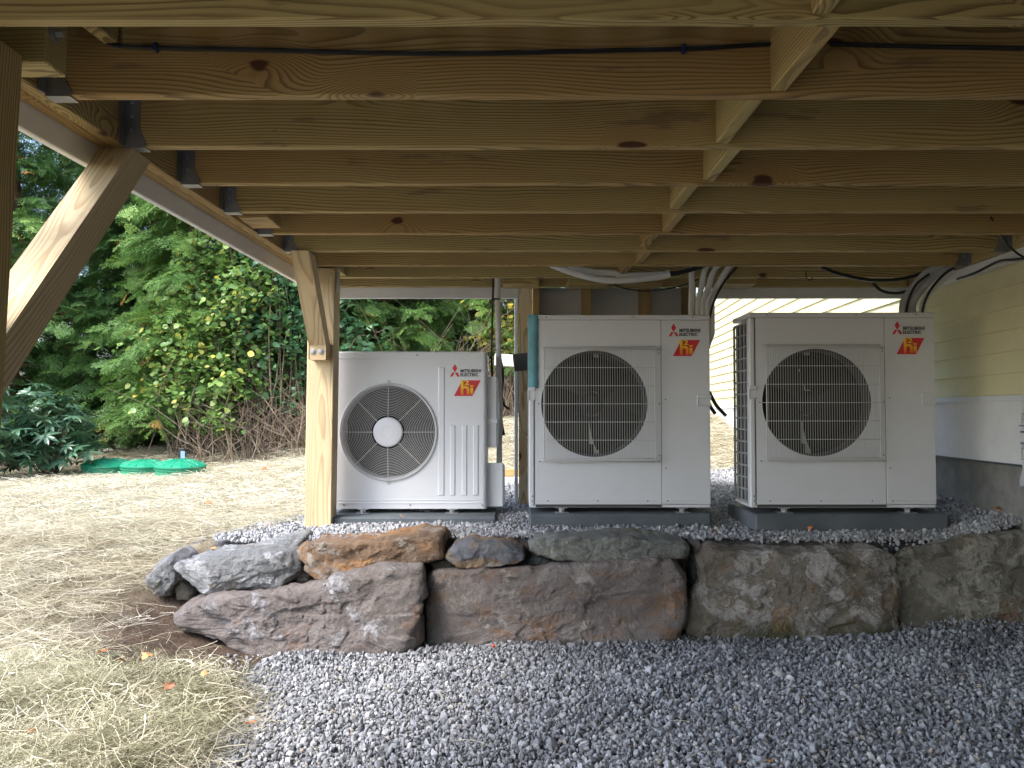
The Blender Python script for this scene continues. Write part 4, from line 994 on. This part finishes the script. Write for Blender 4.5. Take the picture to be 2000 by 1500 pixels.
for i, (a, b) in enumerate((((1090, 520), 548), ((1130, 522), 538))):
    line([PX(a[0]-40, 505, 4.72+.05*i), PX(a[0]+10, a[1]+6, 4.72+.05*i), PX(a[0]+70, b-4, 4.72+.05*i), PX(1215, b, 4.72+.05*i), PX(1285, 541-4*i, 4.72+.05*i), PX(1308, 536-3*i, 4.72+.05*i)], .0175, 'foam', ('lower' if i == 0 else 'upper')+' of two white pipes sagging below the joists above the middle unit', 'pipe', GP)
line([PX(1306, 535, 4.745), PX(1330, 532, 4.745), PX(1370, 520, 4.745), PX(1400, 505, 4.745)], .013, 'cable', 'black sleeve continuing the sagging white pipes', 'cable', GC, 'cable')
line([PX(1188, 548, 5.0), PX(1215, 562, 5.0), PX(1260, 568, 5.0), PX(1310, 563, 5.0), PX(1345, 553, 5.0), PX(1375, 540, 5.0)], .004, 'cable', 'thin black wire sagging above the middle unit', 'cable', GC, 'cable')
for i, (xb, xt, rr_) in enumerate(((1764, 1812, .022), (1780, 1832, .024), (1802, 1858, .018))):
    line([PX(xb, 620, 4.66), PX(xb+2, 590, 4.66), PX(xb*.55+xt*.45, 560, 4.64), PX(xt, 532, 4.62), PX(xt+40, 508, 4.60)], rr_, 'tapeg' if i < 2 else 'foam', ['leftmost grey wrapped pipe', 'thick grey wrapped pipe in the middle', 'white pipe on the right'][i]+' of the bundle behind the unit by the house', 'pipe', GP)
line([PX(1768, 618, 4.61), PX(1775, 585, 4.61), PX(1790, 555, 4.60), PX(1815, 535, 4.59)], .0065, 'cable', 'black cable over the left grey wrapped pipe by the house', 'cable', GC, 'cable')
line([PX(1800, 618, 4.60), PX(1806, 590, 4.60), PX(1822, 560, 4.59), PX(1846, 534, 4.58), PX(1870, 520, 4.58)], .0065, 'cable', 'black cable over the right side of the pipe bundle by the house', 'cable', GC, 'cable')
line([PX(1605, 522, 4.72), PX(1640, 535, 4.72), PX(1700, 547, 4.72), PX(1760, 545, 4.72), PX(1800, 534, 4.72), PX(1840, 520, 4.72)], .010, 'cable', 'thick black cable sagging above the unit by the house', 'cable', GC, 'cable')
line([PX(1705, 553, 5.05), PX(1722, 568, 5.05), PX(1750, 573, 5.05), PX(1780, 566, 5.0), PX(1800, 552, 4.9)], .009, 'cable', 'black cable loop sagging lowest beside the wrapped pipes', 'cable', GC, 'cable')
line([PX(1573, 530, 4.7), PX(1575, 542, 4.7), PX(1583, 547, 4.7), PX(1587, 541, 4.7)], .003, 'cable', 'tiny hooked black wire end poking below a joist', 'cable', GC, 'cable')
line([PX(1936, 425, 3.62), PX(1950, 452, 3.75), PX(1972, 482, 3.82), PX(2005, 505, 3.84), PX(2050, 512, 3.7)], .005, 'cable', 'thin black cable drooping at the top of the house wall', 'cable', GC, 'cable')
line([PX(1870, 545, 4.42), PX(1905, 533, 4.22), PX(1950, 511, 4.05), PX(1985, 507, 3.9), PX(2040, 500, 3.7)], .0065, 'cable', 'black cable running along the ledger above the house wall', 'cable', GC, 'cable')
line([PX(1385, 765, 4.72), PX(1398, 790, 4.72), PX(1412, 806, 4.72), PX(1418, 812, 4.72)], .010, 'cable', 'black cable end sticking out right of the middle unit', 'cable', GC, 'cable')
line([PX(1384, 785, 4.74), PX(1390, 798, 4.74), PX(1397, 808, 4.74)], .010, 'cable', 'shorter black cable stub just below its twin right of the middle unit', 'cable', GC, 'cable')

# ------------------------------------------------------------------ bag of papers on the wall
bag = empty('document_bag', PX(2003, 780, 4.0), 'clear plastic bag of printed instructions hanging on the white skirt board', 'plastic bag')
m = MB(); yb0 = 4.10; x_ = wallx(yb0)-.055; ns, ms = 14, 8; vs = []
for i in range(ns+1):
    for j in range(ms+1):
        z = .055-.37*i/ns; y = 3.78+.20*j/ms+(.03*(i/ns)**3); vs.append((wallx(y)-.055-.02*math.sin(j/ms*3.1)-.006*math.sin(i*1.3+j*2.), y, z-.03*(j/ms)*(i/ns)))
fs = [(i*(ms+1)+j, i*(ms+1)+j+1, (i+1)*(ms+1)+j+1, (i+1)*(ms+1)+j) for i in range(ns) for j in range(ms)]
m.add(vs, fs); o = m.build('bag_sheet', M['paper'], bag, None, smooth=80); md = o.modifiers.new('thick', 'SOLIDIFY'); md.thickness = .006
m = MB()
for k, (a, b, hh) in enumerate(((0, .7, .004), (.0, .9, .004), (.05, .8, .004), (.0, .95, .012), (.05, .9, .02), (0, .5, .004), (.0, .9, .02), (.1, .9, .004), (0, .7, .014), (0, .9, .004))):
    z = .02-.026*k
    for j in range(5):
        y0_ = 3.795+.17*(a+(b-a)*j/5); m.box((wallx(y0_)-.0855, y0_, z-hh*.5), (wallx(y0_)-.083, y0_+.17*(b-a)/6, z))
tag(m.build('print_lines', plain('grey_print', (.16,.17,.22), .6), bag), kind='stuff')

# ------------------------------------------------------------------ septic lids and marker
def septic(px, py, d, rad, label, tilt):
    p = PX(px, py, d); z = float(ground_h(p.x, d))+.055
    root = empty('septic_lid', (p.x, d, z), label, 'tank lid', 'green septic lids in the straw')
    Mx = Matrix.Translation((p.x, d, z)) @ Euler((R(tilt), R(1.5), 0)).to_matrix().to_4x4()
    m = MB(); m.lathe([(rad*.93, -.2), (rad*.93, .05), (rad*.98, .052), (rad*.98, .062), (rad*.93, .064), (rad*.93, .078), (rad, .08), (rad, .094), (rad*.97, .098), (rad*.80, .125), (rad*.45, .150), (rad*.1, .158), (.0005, .158)], n=48)
    lid = m.build('lid', M['lid'], root, Mx, smooth=25); m = MB()
    for k in range(16):
        a = k*math.pi/8; m.tube([(rad*.35*math.cos(a), rad*.35*math.sin(a), .155), (rad*.9*math.cos(a), rad*.9*math.sin(a), .111)], .007, 4)
    m.build('radial_rib', M['lid'], lid, Mx)
    m = MB()
    for k in range(8):
        a = k*math.pi/4; m.lathe([(.012, 0), (.012, .012), (.0005, .014)], (rad*.93*math.cos(a), rad*.93*math.sin(a), .098), 6)
    m.build('screws', M['lid'], lid, Mx)
septic(213, 905, 10.9, .33, 'green domed septic lid farthest left in the straw', 3)
septic(283, 910, 10.3, .28, 'green domed septic lid in the middle of the three', 2)
septic(352, 920, 9.6, .28, 'green domed septic lid on the right next to the black marker stake', 3)
p = PX(354, 905, 11.1); z = float(ground_h(p.x, 11.1))+.04; m = MB(); m.bbox((p.x-.03, 11.08, z-.1), (p.x+.03, 11.12, z+.24), .004); m.bbox((p.x-.035, 11.075, z+.15), (p.x+.045, 11.125, z+.25), .006)
mk = m.build('marker_stake', M['cable']); tag(mk, 'black marker stake with a pale blue tag behind the right septic lid', 'stake')
m = MB(); m.box((p.x+.0, 11.072, z+.12), (p.x+.055, 11.0745, z+.215)); m.build('stake_tag', plain('tag_blue', (.20,.33,.45), .5), mk)

# ------------------------------------------------------------------ fallen leaves, berry, white cap
leafm = [plain('leaf_orange', (.45,.16,.04), .6, var=.3), plain('leaf_brown', (.26,.11,.05), .6, var=.3), plain('leaf_amber', (.52,.28,.10), .6, var=.2)]
def maple(seed, s):
    r_ = np.random.default_rng(seed); n = 16; v = [(0, 0, .004*s)]
    for k in range(n):
        a = 2*math.pi*k/n; q = s*(1. if k % 4 == 0 else .55 if k % 2 else .8)*r_.uniform(.85, 1.1); v.append((q*math.cos(a), q*math.sin(a), .25*s*math.sin(a*2+seed)*r_.uniform(.3, 1)))
    v2 = [(a, b, c-.0012) for a, b, c in v]; N_ = len(v)
    return v+v2, [(0, 1+k, 1+(k+1)%n) for k in range(n)]+[(N_, N_+1+(k+1)%n, N_+1+k) for k in range(n)]+[(1+k, N_+1+k, N_+1+(k+1)%n, 1+(k+1)%n) for k in range(n)]
LV = [(488,1418,2.62,.020,'on the grey gravel just right of the hay edge'), (332,1345,2.75,.026,'curled on the greenish hay, brownest of the hay leaves'), (288,1287,3.0,.028,'in pale straw below the long tapering boulder, largest of its trio'), (200,1278,3.05,.022,'in pale straw, left of the trio by the hay heap'), (235,1295,3.0,.02,'middle of the trio by the hay heap'),
      (398,1322,2.95,.016,'on the dirt edge by the near gravel'), (60,1435,2.6,.022,'at the lower left in the hay near the post'), (570,1066,4.05,.026,'stuck between the grey slab and the rusty orange top stone'), (417,1076,4.1,.024,'lying dark on the grey slab'), (404,985,5.6,.045,'alone on the open straw in front of the lids'),
      (515,918,8.6,.05,'reddish in the straw left of the timber post'), (268,935,9.6,.05,'in straw just in front of the middle septic lid'), (1947,997,4.30,.032,'against the concrete foundation on the terrace gravel'), (1395,1042,4.18,.022,'between the middle pad and the pad by the house'), (1505,1493,2.44,.016,'on the gravel at the bottom of the picture'), (1583,1035,4.2,.02,'on terrace gravel in front of the right pad'), (1013,952,5.9,.03,'on gravel between the smaller and middle units'), (785,1012,4.47,.016,'standing on the front edge of the smaller unit\'s pad')]
for i, (px, py, d, s, where) in enumerate(LV):
    p = PX(px, py, d); v, f = maple(i, s); m = MB(); m.add(v, f)
    z = max(p.z, float(ground_h(p.x, d))+.012) if (px, py) not in ((570,1066),(417,1076)) else p.z
    Mx = Matrix.Translation((p.x, d, z+.012)) @ Euler((rng.uniform(.1, .7), rng.uniform(-.3, .3), rng.uniform(0, 6))).to_matrix().to_4x4()
    o = m.build('fallen_leaf', leafm[i % 3], None, Mx); tag(o, ('dry orange leaf ' if i % 3 == 0 else 'dry brown leaf ' if i % 3 == 1 else 'dry amber leaf ')+where, 'leaf', 'fallen autumn leaves')
p = PX(964, 1272, 3.72); m = MB(); m.lathe([(.0005, -.008), (.006, -.005), (.009, 0), (.006, .006), (.0005, .009)], (p.x, 3.72, float(ground_h(p.x, 3.72))+.03), 10)
tag(m.build('berry', M['berry'], None, smooth=60), 'small bright red berry on the gravel before the wide boulder', 'berry')
p = PX(207, 1497, 2.45); m = MB(); zz = float(ground_h(p.x, 2.45)); m.lathe([(.016, 0), (.016, .05), (.013, .058), (.0005, .06)], (p.x, 2.45, zz), 16)
tag(m.build('pipe_cap', M['foam'], None, smooth=40), 'small white pipe cap poking out of the hay at the bottom edge', 'cap')

# ------------------------------------------------------------------ trees and shrubs
def frond(seed):
    """flat drooping spray of scale foliage, axis along +x, about 1 long"""
    r_ = np.random.default_rng(seed); v, f = [], []
    def blade(p, a, L_, w_, z):
        c, s = math.cos(a), math.sin(a); b0 = len(v)
        v.extend([(p[0]-s*w_*.4, p[1]+c*w_*.4, p[2]), (p[0]+s*w_*.4, p[1]-c*w_*.4, p[2]), (p[0]+c*L_*.55+s*w_, p[1]+s*L_*.55-c*w_, p[2]+z*.6), (p[0]+c*L_, p[1]+s*L_, p[2]+z), (p[0]+c*L_*.55-s*w_, p[1]+s*L_*.55+c*w_, p[2]+z*.6)])
        f.append((b0, b0+1, b0+2, b0+3, b0+4))
    n = 9
    for i in range(n):
        t = i/n; x = t; z = -.22*t*t; L_ = .50*(1-t*.72)*r_.uniform(.75, 1.15)
        for sgn in (-1, 1):
            a = sgn*(.95-.25*t)+r_.normal(0, .12); c, s = math.cos(a), math.sin(a)
            for j in range(3):
                q = (j+.3)/3*L_; p = (x+c*q, sgn*0+s*q, z-.10*q)
                for s2 in (-1, 1): blade(p, a+s2*.6+r_.normal(0, .15), L_*.30, .016, r_.normal(-.03, .04))
            blade((x+c*L_*.1, s*L_*.1, z), a, L_*.98, .014, -.12*L_)
    blade((0, 0, 0), 0, 1.05, .012, -.25)
    return v, f
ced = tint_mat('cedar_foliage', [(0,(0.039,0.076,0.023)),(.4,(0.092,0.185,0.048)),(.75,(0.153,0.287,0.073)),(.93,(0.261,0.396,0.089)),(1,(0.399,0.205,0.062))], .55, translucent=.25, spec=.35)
frondp = protos('cedar_frond', [frond(i) for i in range(6)], ced)
def eul(dirv, roll):
    """rotation that turns +x to dirv"""
    d = Vector(dirv).normalized(); yaw = math.atan2(d.y, d.x); pitch = -math.asin(max(-1, min(1, d.z))); return (roll, pitch, yaw)
def cedar(x, y, h, r0, seed, label, dens=1., low=.05, hue=0., tr=.13):
    gz = float(ground_h(x, y)); r_ = random.Random(seed)
    root = empty('cedar_tree', (x, y, gz), label, 'tree', 'evergreens along the yard edge')
    m = MB(); m.tube([(x+.03*math.sin(k*2+seed), y, gz-.2+h*.97*k/8) for k in range(9)], [tr, .015], 10)
    for z0 in range(10):
        a = r_.uniform(0, 6.28); z = gz+h*r_.uniform(.03, .3); L_ = r0*r_.uniform(.5, .95)
        m.tube([(x, y, z), (x+L_*.5*math.cos(a), y+L_*.5*math.sin(a), z+r_.uniform(-.1, .2)), (x+L_*math.cos(a), y+L_*math.sin(a), z+r_.uniform(-.3, .3))], [.022, .004], 5)
    m.build('trunk', M['bark'], root, None, smooth=60)
    P_, Rt, S, T_ = [], [], [], []
    nb_ = int(h*46*dens)
    for b in range(nb_):
        t = low+(1-low)*((b+r_.random())/nb_)**1.15; z = gz+h*t
        L_ = r0*(1-t)**.72*r_.uniform(.72, 1.12)*(.72+.28*min(1, t/.12)); a = r_.uniform(0, 6.28)
        rise_ = r_.uniform(.05, .45)
        bt = r_.gauss(0, .12)+hue
        for k in range(int(5+L_*8)):
            u = .25+.75*(k+r_.random())/(5+L_*8); q = L_*u
            px = x+q*math.cos(a)+r_.gauss(0, .05); py = y+q*math.sin(a)+r_.gauss(0, .05); pz = z+rise_*q-.42*q*q/max(L_, .3)+r_.gauss(0, .04)
            da = a+r_.choice((-1, 1))*r_.uniform(.1, 1.1)
            P_.append((px, py, pz)); Rt.append(eul((math.cos(da), math.sin(da), r_.uniform(-.75, .15)), r_.gauss(0, .5)))
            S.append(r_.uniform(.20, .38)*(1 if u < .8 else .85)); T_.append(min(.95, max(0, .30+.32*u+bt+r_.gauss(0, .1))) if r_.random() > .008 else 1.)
    n = len(P_)
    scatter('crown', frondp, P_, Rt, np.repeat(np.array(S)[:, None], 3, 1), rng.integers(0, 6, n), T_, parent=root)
cedar(-7.35, 12.6, 8.2, 1.7, 1, 'dark evergreen at the far left rising past the deck edge', hue=-.05)
cedar(-5.7, 13.6, 8.6, 1.8, 2, 'tall evergreen behind the left septic lid', hue=.0)
cedar(-4.6, 12.4, 6.6, 1.45, 3, 'bright tipped evergreen leaning over between laurel and leafy shrub', hue=.10)
cedar(-3.1, 14.4, 8.2, 1.8, 4, 'evergreen standing deepest behind the yellow green shrub', hue=.02)
cedar(-2.0, 13.2, 7.6, 1.6, 5, 'evergreen seen just above the left of the smaller unit', low=.12)
cedar(-.55, 13.8, 7.8, 1.7, 6, 'evergreen with bare lower limbs above the right of the smaller unit', low=.12, hue=.06)
cedar(1.1, 15., 8.5, 1.9, 7, 'evergreen mostly hidden behind the middle unit', hue=-.02)
cedar(-9.2, 13.8, 8.0, 1.9, 8, 'evergreen outermost at the left behind the near post', hue=-.05)
cedar(-6.4, 15.6, 9.5, 2.1, 9, 'tallest evergreen in the back row on the left', dens=.8, hue=-.12)
cedar(-4.2, 16.2, 9.5, 2.1, 10, 'back row evergreen between the leafy shrub and the tallest one', dens=.8, hue=-.12)
cedar(-1.4, 16.2, 9.5, 2.1, 11, 'back row evergreen behind the smaller unit', dens=.8, hue=-.12)
cedar(-8.1, 16.5, 10., 2.4, 13, 'back row evergreen at the far left closing the gap to the sky', dens=.9, hue=-.05)
cedar(-11.2, 12.4, 8.0, 2.1, 14, 'evergreen hidden behind the near timber post, next beyond the outermost one', dens=.7)
cedar(-13.6, 11.0, 8.4, 2.2, 15, 'evergreen past the left border of the view, turning the hedge corner', dens=.7)
cedar(-15.2, 8.6, 8.0, 2.2, 16, 'evergreen on the side hedge left of the open straw', dens=.7)
cedar(3.2, 17., 9, 2.2, 12, 'back row evergreen past the house corner', dens=.6, hue=-.1)

def leaf_mesh(seed, asp=.75, pts=6):
    r_ = np.random.default_rng(seed); v, f = [], []
    for k, (t, w_) in enumerate(((0, .02), (.22, .36), (.5, .42), (.8, .24), (1, .0))):
        zz = .10*math.sin(t*3.1)*(-1)**seed-.12*t*t
        v += [(t, -w_*asp, zz+.06*w_), (t, 0, zz), (t, w_*asp, zz+.06*w_)]
    for k in range(4):
        b = k*3; f += [(b, b+3, b+4, b+1), (b+1, b+4, b+5, b+2)]
    return v, f
lfm = tint_mat('shrub_leaf', [(0,(0.052,0.115,0.034)),(.4,(0.127,0.253,0.063)),(.7,(0.230,0.345,0.086)),(.88,(0.437,0.460,0.127)),(1,(0.690,0.575,0.103))], .42, translucent=.3, spec=.5)
lfp = protos('shrub_leaf', [leaf_mesh(i, .95) for i in range(4)], lfm)
vinem = tint_mat('cool_leaf', [(0,(.03,.08,.04)),(.5,(.06,.15,.065)),(1,(.13,.24,.10))], .38, translucent=.25, spec=.5)
vinep = protos('cool_leaf', [leaf_mesh(i, .9) for i in range(4)], vinem)
def shrub(x, y, wx, wy, h, nst, seed, label, coll, leaf, tilt, lo=.2, per=34, name='leafy_shrub', hi=1.):
    gz = float(ground_h(x, y)); r_ = random.Random(seed)
    root = empty(name, (x, y, gz), label, 'shrub')
    m = MB(); P_, Rt, T_, S = [], [], [], []
    for s in range(nst):
        bx_, by_ = x+r_.gauss(0, wx*.28), y+r_.gauss(0, wy*.2); a = r_.uniform(0, 6.28); hh = h*r_.uniform(.45, 1.05)*hi
        ex_, ey_ = bx_+math.cos(a)*r_.uniform(.1, .7)*wx*.75, by_+math.sin(a)*r_.uniform(.1, .7)*wy*.75
        pts = [Vector((bx_, by_, gz-.05)), Vector((bx_+(ex_-bx_)*.15, by_+(ey_-by_)*.15, gz+hh*.45)), Vector((bx_+(ex_-bx_)*.5, by_+(ey_-by_)*.5, gz+hh*.85)), Vector((ex_, ey_, gz+hh*r_.uniform(.75, 1.))) ]
        pts = [p+Vector((r_.gauss(0, .10), r_.gauss(0, .10), 0)) for p in pts]
        cp = catmull(pts, 4); m.tube(cp, [r_.uniform(.006, .013), .002], 4, cap=False)
        for k in range(per):
            u = lo+(1-lo)*r_.random()**.8; i = min(len(cp)-2, int(u*(len(cp)-1))); p = cp[i].lerp(cp[i+1], r_.random())
            # side shoots
            sa = r_.uniform(0, 6.28); q = r_.uniform(.02, .34); sh = p+Vector((math.cos(sa)*q, math.sin(sa)*q, r_.uniform(-.12, .16)))
            if k % 5 == 0: m.tube([p, (p+sh)/2+Vector((0, 0, .02)), sh], [.003, .0012], 3, cap=False)
            for j in range(3):
                P_.append(sh+Vector((r_.gauss(0, .06), r_.gauss(0, .06), r_.gauss(0, .05)))); da = r_.uniform(0, 6.28)
                Rt.append(eul((math.cos(da), math.sin(da), r_.uniform(-.9, .2)), r_.gauss(0, .6))); S.append(leaf*r_.uniform(.65, 1.25)); T_.append(min(1, max(0, r_.gauss(tilt, .2))))
    m.build('stems', M['twig'], root, None, smooth=60)
    n = len(P_); scatter('leaves', coll, [tuple(p) for p in P_], Rt, np.repeat(np.array(S)[:, None], 3, 1), rng.integers(0, 4, n), T_, parent=root)
shrub(-3.75, 12.0, 1.3, .9, 3.5, 60, 21, 'tall yellow green broadleaf shrub with round leaves left of the timber post', lfp, .09, .50)
shrub(-4.35, 11.7, .9, .7, 2.2, 34, 22, 'smaller shrub with pale rounded leaves in front of the dark hollow', lfp, .09, .55)
shrub(-2.95, 11.9, 1.1, .8, 3.4, 50, 23, 'cool green leafy shrub behind the brace of the timber post', vinep, .095, .5)
shrub(-3.35, 12.6, 1.5, .8, 4.6, 55, 24, 'high arching shrub turning yellow at its top under the deck edge', lfp, .085, .66, lo=.45)
shrub(-.15, 13.0, .6, .5, 2.9, 16, 25, 'thin yellowing sapling seen beside the white pipe', lfp, .08, .85, lo=.4)
def thicket(x0, x1, y0, y1, h, n, seed, label):
    r_ = random.Random(seed); cx, cy = (x0+x1)/2, (y0+y1)/2; root = empty('bare_thicket', (cx, cy, float(ground_h(cx, cy))), label, 'thicket'); m = MB()
    for s in range(n):
        x, y = r_.uniform(x0, x1), r_.uniform(y0, y1); z = float(ground_h(x, y)); hh = h*r_.uniform(.35, 1.)
        lean = r_.gauss(0, .55); ly = r_.gauss(0, .3); p = [Vector((x, y, z-.03))]
        for k in range(1, 5):
            t = k/4; p.append(Vector((x+lean*hh*t*t+r_.gauss(0, .05), y+ly*hh*t*t+r_.gauss(0, .05), z+hh*t-(.18*hh*t*t if s % 4 == 0 else 0))))
        m.tube(p, [r_.uniform(.004, .013), .0018], 4, cap=False)
        for q in range(3):
            a = p[r_.randint(1, 3)]; sd_ = Vector((r_.gauss(0, .22), r_.gauss(0, .15), r_.uniform(.0, .3))); m.tube([a, a+sd_*.5+Vector((0, 0, .03)), a+sd_], [.0035, .001], 3, cap=False)
    o = m.build('twigs', M['twig'], root, None); tag(o, kind='stuff')
thicket(-4.3, -2.75, 11.1, 12.4, 1.05, 130, 31, 'brown bare twigs tangled at the foot of the leafy shrubs')
thicket(-3.3, -2.5, 11.4, 12.2, 1.3, 60, 32, 'grey brown twigs standing right against the timber post')
thicket(-.6, .5, 12.6, 13.4, 2.1, 70, 33, 'bare branching twigs seen between the smaller and middle units')
thicket(-2.2, -.6, 12.2, 13., 1.9, 80, 34, 'dead twigs in front of the evergreens above the smaller unit')
# rhododendron: rosettes of long leaves
def rosette(seed):
    r_ = np.random.default_rng(seed); v, f = [], []
    for k in range(8):
        a = 2*math.pi*k/8+r_.normal(0, .15); c, s = math.cos(a), math.sin(a); dr = r_.uniform(.1, .5); b0 = len(v)
        for t, w_ in ((.05, .03), (.3, .13), (.65, .15), (1., .02)):
            z = .10*t-dr*t*t
            for q in (-1, 0, 1): v.append((c*t-s*w_*q, s*t+c*w_*q, z-(.03 if q == 0 else 0)))
        for j in range(3):
            b = b0+j*3; f += [(b, b+3, b+4, b+1), (b+1, b+4, b+5, b+2)]
    return v, f
rhm = tint_mat('laurel_leaf', [(0,(0.035,0.091,0.049)),(.5,(0.070,0.154,0.084)),(1,(0.140,0.238,0.140))], .30, translucent=.12, spec=.6)
rhp = protos('laurel_leaf', [rosette(i) for i in range(4)], rhm)
def rhodo(x, y, w_, h, n, seed, label):
    gz = float(ground_h(x, y)); r_ = random.Random(seed); root = empty('rhododendron', (x, y, gz), label, 'shrub'); m = MB(); P_, Rt, S, T_ = [], [], [], []
    for k in range(n):
        a = r_.uniform(0, 6.28); el = math.acos(r_.uniform(-.1, 1)); q = r_.uniform(.6, 1.) if k % 3 else r_.uniform(.3, .7)
        p = Vector((x+w_*q*math.cos(a)*math.sin(el), y+w_*.8*q*math.sin(a)*math.sin(el), gz+.1+h*(.12+.88*q*math.cos(el)*.95)))
        P_.append(tuple(p)); Rt.append((r_.gauss(0, .35), r_.gauss(0, .35), r_.uniform(0, 6))); S.append(r_.uniform(.11, .18)); T_.append(min(1, max(0, r_.gauss(.45+.3*q-.2, .2))))
        if k % 3 == 0: m.tube(catmull([Vector((x+r_.gauss(0, .1), y, gz-.05)), Vector((x+(p.x-x)*.5, y+(p.y-y)*.4, gz+(p.z-gz)*.4)), p], 3), [.010, .004], 4, cap=False)
    m.build('stems', M['twig'], root, None); scatter('leaves', rhp, P_, Rt, np.repeat(np.array(S)[:, None], 3, 1), rng.integers(0, 4, n), T_, parent=root)
rhodo(-5.75, 10.7, .62, 1.2, 170, 41, 'dark glossy rhododendron at the left edge near the first septic lid')
rhodo(-6.5, 10.4, .9, 1.3, 200, 42, 'rhododendron mostly hidden behind the near timber post')
# ferny low growth filling the foot of the hedge
def low_growth():
    P_, Rt, S, T_ = [], [], [], []; r_ = random.Random(5)
    for k in range(2600):
        x = r_.uniform(-8, 3); y = 12.4+r_.uniform(0, 2.4); 
        if x > -.6 and y < 13.5: continue
        z = float(ground_h(x, y))+r_.uniform(0, .9); a = r_.uniform(0, 6.28)
        P_.append((x, y, z)); Rt.append(eul((math.cos(a), math.sin(a), r_.uniform(-.5, .4)), r_.gauss(0, .5))); S.append(r_.uniform(.2, .4)); T_.append(max(0, r_.gauss(.3, .15)))
    o = scatter('undergrowth', frondp, P_, Rt, np.repeat(np.array(S)[:, None], 3, 1), rng.integers(0, 6, len(P_)), T_); tag(o, kind='stuff', label='dark low evergreen undergrowth along the foot of the hedge')
low_growth()

# ------------------------------------------------------------------ lift everything to real heights (lower gravel near zero)
for o in SC.objects:
    if o.parent is None: o.matrix_basis = Matrix.Translation((0, 0, H)) @ o.matrix_basis
